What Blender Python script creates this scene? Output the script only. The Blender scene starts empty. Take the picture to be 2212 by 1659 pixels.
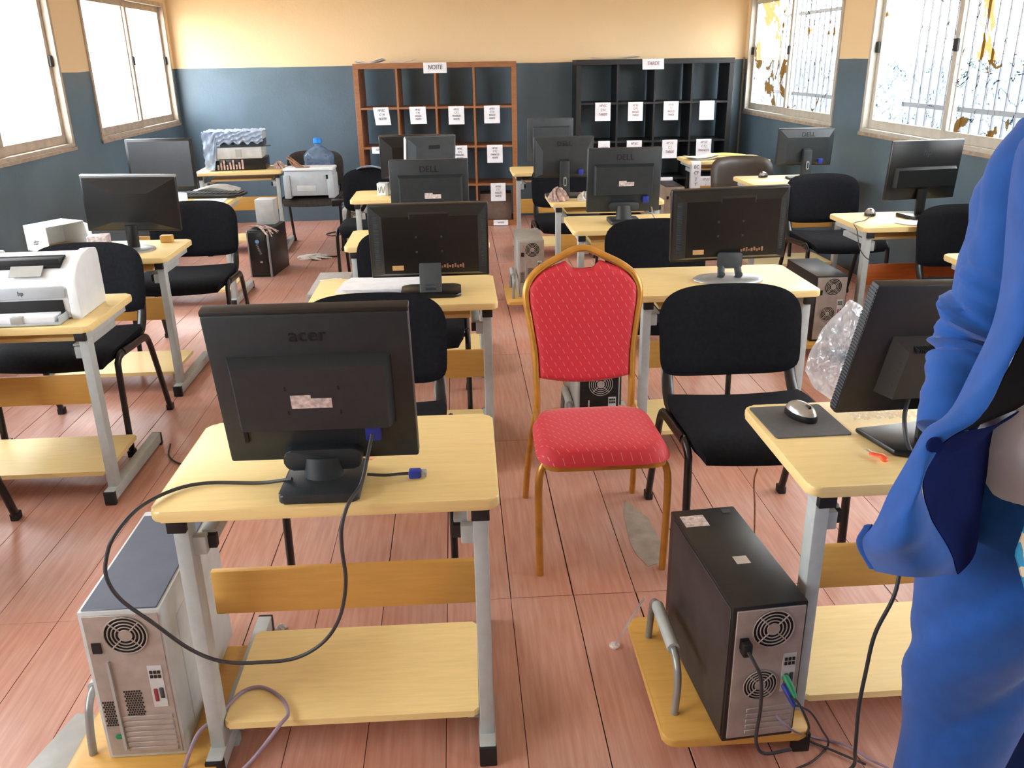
import bpy, bmesh, math, random
from mathutils import Vector, Matrix
random.seed(7)
R = math.radians
scene = bpy.context.scene
col = scene.collection

# ------------------------------------------------------------------ camera
FPX = 1852.0
cd = bpy.data.cameras.new('camera')
cd.sensor_fit = 'HORIZONTAL'; cd.sensor_width = 36.0
cd.lens = FPX / 2212.0 * 36.0
cd.clip_start = 0.05; cd.clip_end = 300
cam = bpy.data.objects.new('camera', cd); col.objects.link(cam)
_yaw, _pitch, _roll = -0.05888, 0.36233, 0.01699
_f0 = Vector((-math.sin(_yaw), math.cos(_yaw), 0)); _r0 = Vector((math.cos(_yaw), math.sin(_yaw), 0)); _u0 = Vector((0, 0, 1))
_fw = _f0 * math.cos(_pitch) - _u0 * math.sin(_pitch); _up = _u0 * math.cos(_pitch) + _f0 * math.sin(_pitch)
_rt = _r0 * math.cos(_roll) - _up * math.sin(_roll); _up2 = _up * math.cos(_roll) + _r0 * math.sin(_roll)
cam.matrix_world = Matrix(((_rt.x, _up2.x, -_fw.x, 0), (_rt.y, _up2.y, -_fw.y, 0), (_rt.z, _up2.z, -_fw.z, 1.60), (0, 0, 0, 1)))
scene.camera = cam

# ------------------------------------------------------------------ world (bright overcast sky), portals, exposure
world = bpy.data.worlds.new('overcast_sky'); scene.world = world
world.use_nodes = True
_nt = world.node_tree; _bg = _nt.nodes['Background']
_bg.inputs['Color'].default_value = (0.93, 0.97, 1.0, 1); _bg.inputs['Strength'].default_value = 9.0
XL, XR, YB, YF, ZC = -2.80, 3.05, 9.41, -1.05, 2.95
SILL, HEAD, PAINT = 1.04, 2.16, 1.56
WIN_L = [(7.24, 9.30), (4.65, 6.71), (2.06, 4.12), (-0.55, 1.52)]
WIN_R = [(7.06, 9.30), (4.29, 6.53), (1.53, 3.77), (-0.95, 1.02)]
for side, wins in ((-1, WIN_L), (1, WIN_R)):
    for (a, b) in wins:                       # light portals that guide sky sampling through each window opening
        ld = bpy.data.lights.new('window_portal', 'AREA'); ld.shape = 'RECTANGLE'
        ld.size = HEAD - SILL; ld.size_y = b - a
        ld.cycles.is_portal = True
        lo = bpy.data.objects.new('window_portal', ld); col.objects.link(lo)
        lo.location = ((XL - 0.12) if side < 0 else (XR + 0.12), (a + b) / 2, (SILL + HEAD) / 2)
        lo.rotation_euler = (0, R(-90) if side < 0 else R(90), 0)
vs = scene.view_settings
vs.view_transform = 'Standard'; vs.look = 'None'; vs.exposure = 0.95; vs.gamma = 1.0; vs.use_curve_mapping = False
try:
    scene.cycles.max_bounces = 8; scene.cycles.diffuse_bounces = 5; scene.cycles.transparent_max_bounces = 16
    scene.cycles.sample_clamp_indirect = 6.0
    scene.cycles.use_denoising = True
except Exception:
    pass

# ------------------------------------------------------------------ materials
def lin(r, g, b):
    f = lambda c: (c / 255 / 12.92) if c / 255 <= 0.04045 else ((c / 255 + 0.055) / 1.055) ** 2.4
    return (f(r), f(g), f(b), 1)

def mat(name, rgb, rough=0.6, metal=0.0, var=0.06, scale=18.0, bump=0.0, bscale=200.0, stretch=None, spec=0.5, coat=0.0, sheen=0.0, alpha=1.0):
    m = bpy.data.materials.new(name); m.use_nodes = True
    nt = m.node_tree; N = nt.nodes; L = nt.links
    p = N['Principled BSDF']
    base = lin(*rgb)
    tc = N.new('ShaderNodeTexCoord'); mp = N.new('ShaderNodeMapping')
    L.new(tc.outputs['Object'], mp.inputs['Vector'])
    if stretch: mp.inputs['Scale'].default_value = stretch
    no = N.new('ShaderNodeTexNoise'); no.inputs['Scale'].default_value = scale; no.inputs['Detail'].default_value = 4
    L.new(mp.outputs['Vector'], no.inputs['Vector'])
    rp = N.new('ShaderNodeValToRGB')
    lo = tuple(max(0, c * (1 - var * 2)) for c in base[:3]) + (1,); hi = tuple(min(1, c * (1 + var * 2)) for c in base[:3]) + (1,)
    rp.color_ramp.elements[0].color = lo; rp.color_ramp.elements[0].position = 0.3
    rp.color_ramp.elements[1].color = hi; rp.color_ramp.elements[1].position = 0.7
    L.new(no.outputs['Fac'], rp.inputs['Fac']); L.new(rp.outputs['Color'], p.inputs['Base Color'])
    p.inputs['Roughness'].default_value = rough; p.inputs['Metallic'].default_value = metal
    p.inputs['Specular IOR Level'].default_value = spec
    p.inputs['Coat Weight'].default_value = coat
    p.inputs['Sheen Weight'].default_value = sheen
    p.inputs['Alpha'].default_value = alpha
    if bump > 0:
        b2 = N.new('ShaderNodeTexNoise'); b2.inputs['Scale'].default_value = bscale; b2.inputs['Detail'].default_value = 3
        L.new(tc.outputs['Object'], b2.inputs['Vector'])
        bp = N.new('ShaderNodeBump'); bp.inputs['Strength'].default_value = bump; bp.inputs['Distance'].default_value = 0.004
        L.new(b2.outputs['Fac'], bp.inputs['Height']); L.new(bp.outputs['Normal'], p.inputs['Normal'])
    return m

M = {}
M['wood'] = mat('maple_laminate', (238, 212, 148), 0.42, var=0.025, scale=5, stretch=(2, 22, 22))
M['wood_dark'] = mat('amber_laminate', (210, 162, 82), 0.45, var=0.03, scale=4, stretch=(2, 20, 20))
M['wood_orange'] = mat('orange_laminate', (186, 96, 38), 0.45, var=0.06, scale=4, stretch=(2, 20, 20))
M['steel'] = mat('grey_powder_coat', (178, 186, 186), 0.45, var=0.03, scale=30, bump=0.05)
M['rubber'] = mat('black_plastic_cap', (22, 22, 24), 0.55, var=0.1)
M['fabric'] = mat('black_fabric', (24, 25, 30), 0.95, var=0.12, scale=60, bump=0.25, bscale=900, spec=0.15)
M['taupe_fabric'] = mat('taupe_fabric', (66, 60, 56), 0.9, var=0.1, scale=60, bump=0.2, bscale=900, spec=0.2)
M['frame_black'] = mat('black_enamel_tube', (18, 18, 20), 0.3, var=0.1)
M['leather'] = mat('brown_leatherette', (66, 56, 48), 0.32, var=0.1, scale=8)
M['gold'] = mat('gold_paint_tube', (196, 138, 58), 0.32, metal=0.35, var=0.08, scale=20)
M['mon_grey'] = mat('charcoal_plastic', (38, 44, 48), 0.48, var=0.06, scale=30, bump=0.08, bscale=1500)
M['mon_black'] = mat('black_monitor_plastic', (20, 20, 21), 0.34, var=0.08, scale=30, bump=0.05, bscale=1500)
M['mon_brown'] = mat('brown_black_plastic', (34, 30, 28), 0.5, var=0.08, scale=30)
M['mon_silver'] = mat('silver_plastic', (160, 164, 166), 0.35, metal=0.3, var=0.04)
M['mon_slate'] = mat('slate_plastic', (58, 66, 72), 0.45, var=0.06, scale=25)
M['screen'] = mat('dark_screen_glass', (54, 57, 62), 0.25, var=0.03)
M['sticker'] = mat('pale_sticker', (205, 190, 188), 0.6, var=0.2, scale=90)
M['paper'] = mat('white_paper', (232, 234, 240), 0.8, var=0.03, scale=20)
M['paper_old'] = mat('off_white_paper', (214, 208, 200), 0.8, var=0.08, scale=20)
M['ink'] = mat('black_marker_ink', (60, 58, 70), 0.8, var=0.05)
M['ink_red'] = mat('red_brown_marker_ink', (150, 96, 104), 0.8, var=0.05)
M['dark'] = mat('dark_recess', (10, 10, 11), 0.7, var=0.05)
M['blue_plug'] = mat('blue_plastic_plug', (34, 52, 150), 0.45, var=0.08)
M['green_plug'] = mat('green_plastic_plug', (18, 140, 92), 0.45, var=0.08)
M['cable'] = mat('dark_grey_cable', (52, 52, 54), 0.5, var=0.1)
M['cable_violet'] = mat('pale_violet_cable', (150, 132, 150), 0.5, var=0.08)
M['case_grey'] = mat('warm_grey_case', (168, 168, 164), 0.45, var=0.05)
M['case_light'] = mat('light_grey_case', (196, 200, 200), 0.42, var=0.04)
M['case_top'] = mat('slate_blue_panel', (86, 94, 112), 0.5, var=0.04)
M['case_back'] = mat('steel_back_plate', (166, 156, 148), 0.5, metal=0.1, var=0.06, scale=25)
M['case_black'] = mat('black_case', (24, 24, 25), 0.4, var=0.1)
M['case_side'] = mat('dusty_black_side', (50, 44, 44), 0.55, var=0.25, scale=7)
M['white_plastic'] = mat('white_printer_plastic', (226, 232, 236), 0.35, var=0.02)
M['grey_plastic'] = mat('grey_printer_plastic', (176, 184, 190), 0.4, var=0.03)
M['brown_shelf'] = mat('brown_bookcase_laminate', (150, 98, 60), 0.45, var=0.08, scale=4, stretch=(3, 3, 14))
M['black_shelf'] = mat('black_bookcase_laminate', (26, 28, 30), 0.42, var=0.08, scale=6)
M['cardboard'] = mat('cardboard', (196, 156, 108), 0.8, var=0.06)
M['alu'] = mat('aluminium_frame', (196, 192, 182), 0.45, metal=0.2, var=0.05, scale=14)
M['alu_dirty'] = mat('dusty_aluminium_frame', (176, 162, 146), 0.5, metal=0.15, var=0.08, scale=14)
M['suit'] = mat('blue_suit_cloth', (27, 80, 156), 0.8, var=0.05, scale=30, bump=0.12, bscale=1400, spec=0.2, sheen=0.2)
M['lining'] = mat('navy_lining', (9, 24, 76), 0.9, var=0.08, spec=0.1)
M['lining_shaded'] = mat('shaded_lining', (10, 10, 14), 0.9, var=0.08, spec=0.1)  # lining tone taken down to black, shade inside the jacket put into the colour
M['shirt'] = mat('white_shirt_cloth', (236, 242, 255), 0.85, var=0.01, bump=0.1, bscale=600)
M['skin'] = mat('brown_skin', (108, 72, 52), 0.5, var=0.06)
M['hair'] = mat('black_hair', (14, 12, 12), 0.8, var=0.1)
M['shoe'] = mat('black_shoe_leather', (16, 15, 15), 0.3, var=0.1)
M['mouse_silver'] = mat('silver_mouse', (170, 166, 160), 0.25, metal=0.4, var=0.04)
M['pad'] = mat('grey_mouse_pad', (84, 84, 84), 0.8, var=0.05, scale=60)
M['yellow'] = mat('yellow_folder', (216, 206, 96), 0.7, var=0.05)
M['orange'] = mat('orange_plastic', (236, 92, 44), 0.4, var=0.08)
M['tan'] = mat('tan_cable', (150, 110, 84), 0.6, var=0.2, scale=40)
M['pink'] = mat('pink_packing_strips', (186, 160, 152), 0.6, var=0.25, scale=40)
M['ceiling'] = mat('white_ceiling_paint', (232, 228, 218), 0.9, var=0.02)
M['soil'] = mat('pale_ground', (190, 176, 156), 0.9, var=0.1, scale=2)
M['ext_blue'] = mat('pale_blue_exterior_paint', (70, 96, 112), 0.8, var=0.08, scale=2)
M['bars'] = mat('pale_grey_window_bars', (74, 78, 86), 0.6, var=0.05)
M['cement'] = mat('grey_bare_cement', (158, 144, 130), 0.85, var=0.1, scale=20)
M['rail_pipe'] = mat('grey_guard_pipe', (150, 152, 150), 0.35, metal=0.4, var=0.05)
M['cap_blue'] = mat('blue_bottle_cap', (28, 130, 226), 0.4, var=0.05)
M['label_blue'] = mat('pale_blue_label', (110, 160, 220), 0.5, var=0.05)
M['desk_pink'] = mat('salmon_sheet', (232, 170, 128), 0.7, var=0.03)

def nodes(name):
    m = bpy.data.materials.new(name); m.use_nodes = True
    return m, m.node_tree.nodes, m.node_tree.links, m.node_tree.nodes['Principled BSDF']

def wall_material():
    m, N, L, p = nodes('two_tone_wall_paint')
    g = N.new('ShaderNodeNewGeometry'); s = N.new('ShaderNodeSeparateXYZ'); L.new(g.outputs['Position'], s.inputs[0])
    w = N.new('ShaderNodeTexNoise'); w.inputs['Scale'].default_value = 3; L.new(g.outputs['Position'], w.inputs['Vector'])
    ma = N.new('ShaderNodeMath'); ma.operation = 'MULTIPLY_ADD'; L.new(w.outputs['Fac'], ma.inputs[0]); ma.inputs[1].default_value = 0.012; L.new(s.outputs['Z'], ma.inputs[2])
    gt = N.new('ShaderNodeMath'); gt.operation = 'GREATER_THAN'; L.new(ma.outputs[0], gt.inputs[0]); gt.inputs[1].default_value = PAINT + 0.006
    n2 = N.new('ShaderNodeTexNoise'); n2.inputs['Scale'].default_value = 2.2; n2.inputs['Detail'].default_value = 5; L.new(g.outputs['Position'], n2.inputs['Vector'])
    r1 = N.new('ShaderNodeValToRGB'); r1.color_ramp.elements[0].color = lin(80, 101, 115); r1.color_ramp.elements[1].color = lin(94, 117, 134)
    r1.color_ramp.elements[0].position = 0.35; r1.color_ramp.elements[1].position = 0.75
    r2 = N.new('ShaderNodeValToRGB'); r2.color_ramp.elements[0].color = lin(230, 202, 160); r2.color_ramp.elements[1].color = lin(237, 211, 170)
    for r in (r1, r2): L.new(n2.outputs['Fac'], r.inputs['Fac'])
    mx = N.new('ShaderNodeMix'); mx.data_type = 'RGBA'
    L.new(gt.outputs[0], mx.inputs['Factor']); L.new(r1.outputs[0], mx.inputs['A']); L.new(r2.outputs[0], mx.inputs['B'])
    L.new(mx.outputs['Result'], p.inputs['Base Color'])
    rr = N.new('ShaderNodeMapRange'); L.new(gt.outputs[0], rr.inputs['Value']); rr.inputs['To Min'].default_value = 0.42; rr.inputs['To Max'].default_value = 0.75
    L.new(rr.outputs[0], p.inputs['Roughness'])
    b = N.new('ShaderNodeTexNoise'); b.inputs['Scale'].default_value = 55; b.inputs['Detail'].default_value = 4; L.new(g.outputs['Position'], b.inputs['Vector'])
    bp = N.new('ShaderNodeBump'); bp.inputs['Strength'].default_value = 0.12; bp.inputs['Distance'].default_value = 0.01
    L.new(b.outputs['Fac'], bp.inputs['Height']); L.new(bp.outputs['Normal'], p.inputs['Normal'])
    return m
M['wall'] = wall_material()

def plank_material():
    m, N, L, p = nodes('red_brown_vinyl_plank')
    oi = N.new('ShaderNodeObjectInfo'); g = N.new('ShaderNodeNewGeometry')
    mp = N.new('ShaderNodeMapping'); mp.inputs['Scale'].default_value = (26, 1.6, 1); L.new(g.outputs['Position'], mp.inputs['Vector'])
    n = N.new('ShaderNodeTexNoise'); n.inputs['Scale'].default_value = 3; n.inputs['Detail'].default_value = 6; L.new(mp.outputs[0], n.inputs['Vector'])
    d = N.new('ShaderNodeTexNoise'); d.inputs['Scale'].default_value = 2.4; d.inputs['Detail'].default_value = 5; L.new(g.outputs['Position'], d.inputs['Vector'])
    r = N.new('ShaderNodeValToRGB'); r.color_ramp.elements[0].color = lin(186, 128, 108); r.color_ramp.elements[1].color = lin(206, 154, 134)
    r.color_ramp.elements[0].position = 0.3; r.color_ramp.elements[1].position = 0.72
    L.new(n.outputs['Fac'], r.inputs['Fac'])
    hv = N.new('ShaderNodeHueSaturation'); L.new(r.outputs[0], hv.inputs['Color'])
    mv = N.new('ShaderNodeMapRange'); L.new(oi.outputs['Random'], mv.inputs['Value']); mv.inputs['To Min'].default_value = 0.92; mv.inputs['To Max'].default_value = 1.06
    L.new(mv.outputs[0], hv.inputs['Value'])
    ms = N.new('ShaderNodeMapRange'); L.new(d.outputs['Fac'], ms.inputs['Value']); ms.inputs['From Min'].default_value = 0.3; ms.inputs['From Max'].default_value = 0.7
    ms.inputs['To Min'].default_value = 0.82; ms.inputs['To Max'].default_value = 1.08
    L.new(ms.outputs[0], hv.inputs['Saturation'])
    L.new(hv.outputs[0], p.inputs['Base Color'])
    rr = N.new('ShaderNodeMapRange'); L.new(d.outputs['Fac'], rr.inputs['Value']); rr.inputs['To Min'].default_value = 0.22; rr.inputs['To Max'].default_value = 0.5
    L.new(rr.outputs[0], p.inputs['Roughness'])
    return m
M['plank'] = plank_material()
M['subfloor'] = mat('dark_joint_filler', (52, 34, 28), 0.9, var=0.1)

def flecked_red(name, ax):
    """red brocade with short pale diagonal stitches in a staggered grid (flat woven print)"""
    m, N, L, p = nodes(name)
    tc = N.new('ShaderNodeTexCoord'); s = N.new('ShaderNodeSeparateXYZ'); L.new(tc.outputs['Object'], s.inputs[0])
    def mth(op, a, b=None, c=None):
        n = N.new('ShaderNodeMath'); n.operation = op
        for i, v in enumerate((a, b, c)):
            if v is None: continue
            if isinstance(v, (int, float)): n.inputs[i].default_value = v
            else: L.new(v, n.inputs[i])
        return n.outputs[0]
    u = mth('MULTIPLY', s.outputs['X'], 1 / 0.030); v = mth('MULTIPLY', s.outputs[ax], 1 / 0.022)
    row = mth('FLOOR', v); off = mth('MULTIPLY', mth('MODULO', row, 2.0), 0.5)
    fu = mth('SUBTRACT', mth('FRACT', mth('ADD', u, off)), 0.5); fv = mth('SUBTRACT', mth('FRACT', v), 0.5)
    dg = mth('ABSOLUTE', mth('ADD', fu, mth('MULTIPLY', fv, 0.35)))
    on = mth('MULTIPLY', mth('LESS_THAN', dg, 0.035), mth('LESS_THAN', mth('ABSOLUTE', fv), 0.30))
    no = N.new('ShaderNodeTexNoise'); no.inputs['Scale'].default_value = 300; L.new(tc.outputs['Object'], no.inputs['Vector'])
    r = N.new('ShaderNodeValToRGB'); r.color_ramp.elements[0].color = lin(190, 28, 44); r.color_ramp.elements[1].color = lin(206, 40, 56); L.new(no.outputs['Fac'], r.inputs['Fac'])
    mx = N.new('ShaderNodeMix'); mx.data_type = 'RGBA'
    L.new(mth('MULTIPLY', on, 0.55), mx.inputs['Factor']); L.new(r.outputs[0], mx.inputs['A']); mx.inputs['B'].default_value = lin(226, 150, 130)
    L.new(mx.outputs['Result'], p.inputs['Base Color']); p.inputs['Roughness'].default_value = 0.65; p.inputs['Sheen Weight'].default_value = 0.15
    return m
M['red_back'] = flecked_red('red_brocade_back', 'Z')
M['red_seat'] = flecked_red('red_brocade_seat', 'Y')

def glass_material():
    m, N, L, p = nodes('window_glass'); o = N['Material Output']
    t = N.new('ShaderNodeBsdfTransparent'); g = N.new('ShaderNodeBsdfGlossy'); g.inputs['Roughness'].default_value = 0.05
    n = N.new('ShaderNodeTexNoise'); tc = N.new('ShaderNodeTexCoord'); L.new(tc.outputs['Object'], n.inputs['Vector'])
    r = N.new('ShaderNodeMapRange'); L.new(n.outputs['Fac'], r.inputs['Value']); r.inputs['To Min'].default_value = 0.03; r.inputs['To Max'].default_value = 0.07
    mx = N.new('ShaderNodeMixShader'); L.new(r.outputs[0], mx.inputs[0]); L.new(t.outputs[0], mx.inputs[1]); L.new(g.outputs[0], mx.inputs[2])
    L.new(mx.outputs[0], o.inputs['Surface']); return m
M['glass'] = glass_material()

def film_material(name, seed, amber):
    """old sun film: milky see-through remains with torn amber scraps and grey tear lines"""
    m, N, L, p = nodes(name); o = N['Material Output']
    tc = N.new('ShaderNodeTexCoord'); mp = N.new('ShaderNodeMapping'); mp.inputs['Location'].default_value = (seed, seed * 2, seed); L.new(tc.outputs['Object'], mp.inputs['Vector'])
    n = N.new('ShaderNodeTexNoise'); n.inputs['Scale'].default_value = 3.2; n.inputs['Detail'].default_value = 9; n.inputs['Roughness'].default_value = 0.62; n.inputs['Distortion'].default_value = 0.6
    L.new(mp.outputs[0], n.inputs['Vector'])
    ra = N.new('ShaderNodeValToRGB'); ra.color_ramp.interpolation = 'CONSTANT'
    ra.color_ramp.elements[0].color = (0, 0, 0, 1); ra.color_ramp.elements[1].color = (1, 1, 1, 1); ra.color_ramp.elements[1].position = amber
    L.new(n.outputs['Fac'], ra.inputs['Fac'])
    v = N.new('ShaderNodeTexNoise'); v.inputs['Scale'].default_value = 5.5; v.inputs['Detail'].default_value = 8; v.inputs['Distortion'].default_value = 1.0; L.new(mp.outputs[0], v.inputs['Vector'])
    ab = N.new('ShaderNodeMath'); ab.operation = 'SUBTRACT'; L.new(v.outputs['Fac'], ab.inputs[0]); ab.inputs[1].default_value = 0.5
    aa = N.new('ShaderNodeMath'); aa.operation = 'ABSOLUTE'; L.new(ab.outputs[0], aa.inputs[0])
    lt = N.new('ShaderNodeMath'); lt.operation = 'LESS_THAN'; L.new(aa.outputs[0], lt.inputs[0]); lt.inputs[1].default_value = 0.006
    t = N.new('ShaderNodeBsdfTransparent')
    milky = N.new('ShaderNodeBsdfTranslucent'); milky.inputs['Color'].default_value = (0.9, 0.93, 0.96, 1)
    amb = N.new('ShaderNodeBsdfTransparent'); amb.inputs['Color'].default_value = (0.090, 0.054, 0.020, 1)
    grey = N.new('ShaderNodeBsdfTransparent'); grey.inputs['Color'].default_value = (0.055, 0.058, 0.066, 1)
    m1 = N.new('ShaderNodeMixShader'); m1.inputs[0].default_value = 0.035; L.new(t.outputs[0], m1.inputs[1]); L.new(milky.outputs[0], m1.inputs[2])
    ad = N.new('ShaderNodeMixShader'); ad.inputs[0].default_value = 0.06; L.new(amb.outputs[0], ad.inputs[1])
    amd = N.new('ShaderNodeBsdfTranslucent'); amd.inputs['Color'].default_value = lin(190, 130, 60); L.new(amd.outputs[0], ad.inputs[2])
    m2 = N.new('ShaderNodeMixShader'); L.new(lt.outputs[0], m2.inputs[0]); L.new(m1.outputs[0], m2.inputs[1]); L.new(grey.outputs[0], m2.inputs[2])
    m3 = N.new('ShaderNodeMixShader'); L.new(ra.outputs[0], m3.inputs[0]); L.new(m2.outputs[0], m3.inputs[1]); L.new(ad.outputs[0], m3.inputs[2])
    L.new(m3.outputs[0], o.inputs['Surface']); return m

def plastic_clear(name, rgb, fac, rough=0.15):
    m, N, L, p = nodes(name); o = N['Material Output']
    t = N.new('ShaderNodeBsdfTransparent'); t.inputs['Color'].default_value = lin(*rgb)
    p.inputs['Base Color'].default_value = lin(*rgb); p.inputs['Roughness'].default_value = rough
    n = N.new('ShaderNodeTexNoise'); n.inputs['Scale'].default_value = 14; tc = N.new('ShaderNodeTexCoord'); L.new(tc.outputs['Object'], n.inputs['Vector'])
    r = N.new('ShaderNodeMapRange'); L.new(n.outputs['Fac'], r.inputs['Value']); r.inputs['To Min'].default_value = max(0, fac - 0.15); r.inputs['To Max'].default_value = min(1, fac + 0.15)
    mx = N.new('ShaderNodeMixShader'); L.new(r.outputs[0], mx.inputs[0]); L.new(t.outputs[0], mx.inputs[1]); L.new(p.outputs[0], mx.inputs[2])
    L.new(mx.outputs[0], o.inputs['Surface']); return m
def bag_material():
    m, N, L, p = nodes('clear_crinkled_plastic'); o = N['Material Output']
    t = N.new('ShaderNodeBsdfTransparent'); t.inputs['Color'].default_value = (0.93, 0.94, 0.96, 1)
    tr = N.new('ShaderNodeBsdfTranslucent'); tr.inputs['Color'].default_value = (0.85, 0.87, 0.92, 1)
    g = N.new('ShaderNodeBsdfGlossy'); g.inputs['Roughness'].default_value = 0.22
    n = N.new('ShaderNodeTexNoise'); n.inputs['Scale'].default_value = 22; n.inputs['Detail'].default_value = 3; tc = N.new('ShaderNodeTexCoord'); L.new(tc.outputs['Object'], n.inputs['Vector'])
    bp = N.new('ShaderNodeBump'); bp.inputs['Strength'].default_value = 0.8; bp.inputs['Distance'].default_value = 0.02; L.new(n.outputs['Fac'], bp.inputs['Height']); L.new(bp.outputs['Normal'], g.inputs['Normal'])
    a = N.new('ShaderNodeMixShader'); a.inputs[0].default_value = 0.35; L.new(tr.outputs[0], a.inputs[1]); L.new(g.outputs[0], a.inputs[2])
    b = N.new('ShaderNodeMixShader'); b.inputs[0].default_value = 0.42; L.new(t.outputs[0], b.inputs[1]); L.new(a.outputs[0], b.inputs[2])
    L.new(b.outputs[0], o.inputs['Surface']); return m
M['bag'] = bag_material()
M['wrap'] = plastic_clear('printed_clear_wrap', (206, 220, 236), 0.55, 0.2)
M['jug'] = plastic_clear('blue_tint_bottle_plastic', (170, 194, 220), 0.28, 0.08)
M['jug_water'] = plastic_clear('blue_tint_bottle_water', (84, 122, 176), 0.55, 0.08)

def print_material():
    m, N, L, p = nodes('wax_print_cloth')
    tc = N.new('ShaderNodeTexCoord'); v = N.new('ShaderNodeTexVoronoi'); v.inputs['Scale'].default_value = 26; L.new(tc.outputs['Object'], v.inputs['Vector'])
    r = N.new('ShaderNodeValToRGB'); r.color_ramp.interpolation = 'CONSTANT'
    e = r.color_ramp.elements; e[0].color = lin(40, 150, 200); e[1].color = lin(226, 216, 186); e[1].position = 0.4
    x = e.new(0.7); x.color = lin(176, 146, 84); y = e.new(0.9); y.color = lin(30, 28, 30)
    L.new(v.outputs['Color'], r.inputs['Fac']); L.new(r.outputs[0], p.inputs['Base Color']); p.inputs['Roughness'].default_value = 0.8
    return m
M['print'] = print_material()

# ------------------------------------------------------------------ mesh helpers
class MB:
    """collects shapes and links them as one mesh object"""
    def __init__(s): s.bm = bmesh.new(); s.X = Matrix.Identity(4)
    def at(s, m): s.X = m; return s
    def _v(s, p): return s.bm.verts.new(s.X @ Vector(p))
    def box(s, x0, x1, y0, y1, z0, z1, bev=0.0, seg=2):
        v = [s._v(p) for p in ((x0,y0,z0),(x1,y0,z0),(x1,y1,z0),(x0,y1,z0),(x0,y0,z1),(x1,y0,z1),(x1,y1,z1),(x0,y1,z1))]
        f = [s.bm.faces.new([v[i] for i in q]) for q in ((3,2,1,0),(4,5,6,7),(0,1,5,4),(1,2,6,5),(2,3,7,6),(3,0,4,7))]
        if bev > 0:
            es = list({e for q in f for e in q.edges})
            bmesh.ops.bevel(s.bm, geom=es, offset=bev, segments=seg, profile=0.5, affect='EDGES')
        return s
    def frustum(s, a, b, ya, yb):
        """rect a=(x0,x1,z0,z1) at y=ya to rect b at y=yb (closed at yb and ya)"""
        q = lambda r, y: [(r[0],y,r[2]),(r[1],y,r[2]),(r[1],y,r[3]),(r[0],y,r[3])]
        A = [s._v(p) for p in q(a, ya)]; B = [s._v(p) for p in q(b, yb)]
        F = s.bm.faces.new
        F(A); F(B[::-1])
        for i in range(4):
            j = (i + 1) % 4; F([A[j], A[i], B[i], B[j]])
        return s
    def prism(s, poly, z0, z1, axis='z', bev=0.0, seg=2):
        m = {'z': lambda p, h: (p[0], p[1], h), 'y': lambda p, h: (p[0], h, p[1]), 'x': lambda p, h: (h, p[0], p[1])}[axis]
        A = [s._v(m(p, z0)) for p in poly]; B = [s._v(m(p, z1)) for p in poly]; n = len(poly)
        f = [s.bm.faces.new(A[::-1]), s.bm.faces.new(B)]
        f += [s.bm.faces.new([A[i], A[(i+1) % n], B[(i+1) % n], B[i]]) for i in range(n)]
        if bev > 0:
            es = list(set(f[0].edges) | set(f[1].edges))
            bmesh.ops.bevel(s.bm, geom=es, offset=bev, segments=seg, profile=0.5, affect='EDGES')
        return s
    def tube(s, pts, r, n=10, closed=False, oval=1.0, cap=True, side=None):
        pts = [Vector(p) for p in pts]; k = len(pts); rs = r if isinstance(r, (list, tuple)) else [r] * k
        rings = []; up = None
        for i, p in enumerate(pts):
            if closed: t = pts[(i+1) % k] - pts[i-1]
            else: t = pts[min(i+1, k-1)] - pts[max(i-1, 0)]
            t.normalize()
            if side is not None: a = Vector(side)
            elif up is None: a = Vector((0, 0, 1)) if abs(t.z) < 0.9 else Vector((1, 0, 0))
            else: a = up
            a = (a - t * a.dot(t)).normalized(); up = a; b = t.cross(a)
            rings.append([s._v(p + (a * math.cos(w) * rs[i] * oval + b * math.sin(w) * rs[i])) for w in (2 * math.pi * j / n for j in range(n))])
        m = k if closed else k - 1
        for i in range(m):
            A = rings[i]; B = rings[(i+1) % k]
            for j in range(n): s.bm.faces.new([A[j], A[(j+1) % n], B[(j+1) % n], B[j]])
        if cap and not closed: s.bm.faces.new(rings[0][::-1]); s.bm.faces.new(rings[-1])
        return s
    def lathe(s, prof, n=24, c=(0, 0, 0), sx=1.0, sy=1.0):
        rings = [[s._v((c[0] + r * math.cos(2*math.pi*j/n) * sx, c[1] + r * math.sin(2*math.pi*j/n) * sy, c[2] + z)) for j in range(n)] for r, z in prof]
        for A, B in zip(rings, rings[1:]):
            for j in range(n): s.bm.faces.new([A[j], A[(j+1) % n], B[(j+1) % n], B[j]])
        s.bm.faces.new(rings[0][::-1]); s.bm.faces.new(rings[-1]); return s
    def sheet(s, f, nu, nv, th=0.0):
        """grid f(u,v) in 0..1, given thickness"""
        G = [[s._v(f(i / nu, j / nv)) for j in range(nv + 1)] for i in range(nu + 1)]
        fs = [s.bm.faces.new([G[i][j], G[i+1][j], G[i+1][j+1], G[i][j+1]]) for i in range(nu) for j in range(nv)]
        if th:
            bmesh.ops.recalc_face_normals(s.bm, faces=fs)
            bmesh.ops.solidify(s.bm, geom=fs, thickness=th)
        return s
    def obj(s, name, m, parent=None, ang=38, loc=None, rot=None, **tags):
        me = bpy.data.meshes.new(name); bmesh.ops.recalc_face_normals(s.bm, faces=s.bm.faces); s.bm.to_mesh(me); s.bm.free()
        me.materials.append(M[m] if isinstance(m, str) else m)
        for p in me.polygons: p.use_smooth = True
        me.set_sharp_from_angle(angle=R(ang))
        o = bpy.data.objects.new(name, me); col.objects.link(o)
        if parent: o.parent = parent
        if loc: o.location = loc
        if rot: o.rotation_euler = rot
        for k, v in tags.items(): o[k] = v
        return o

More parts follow.
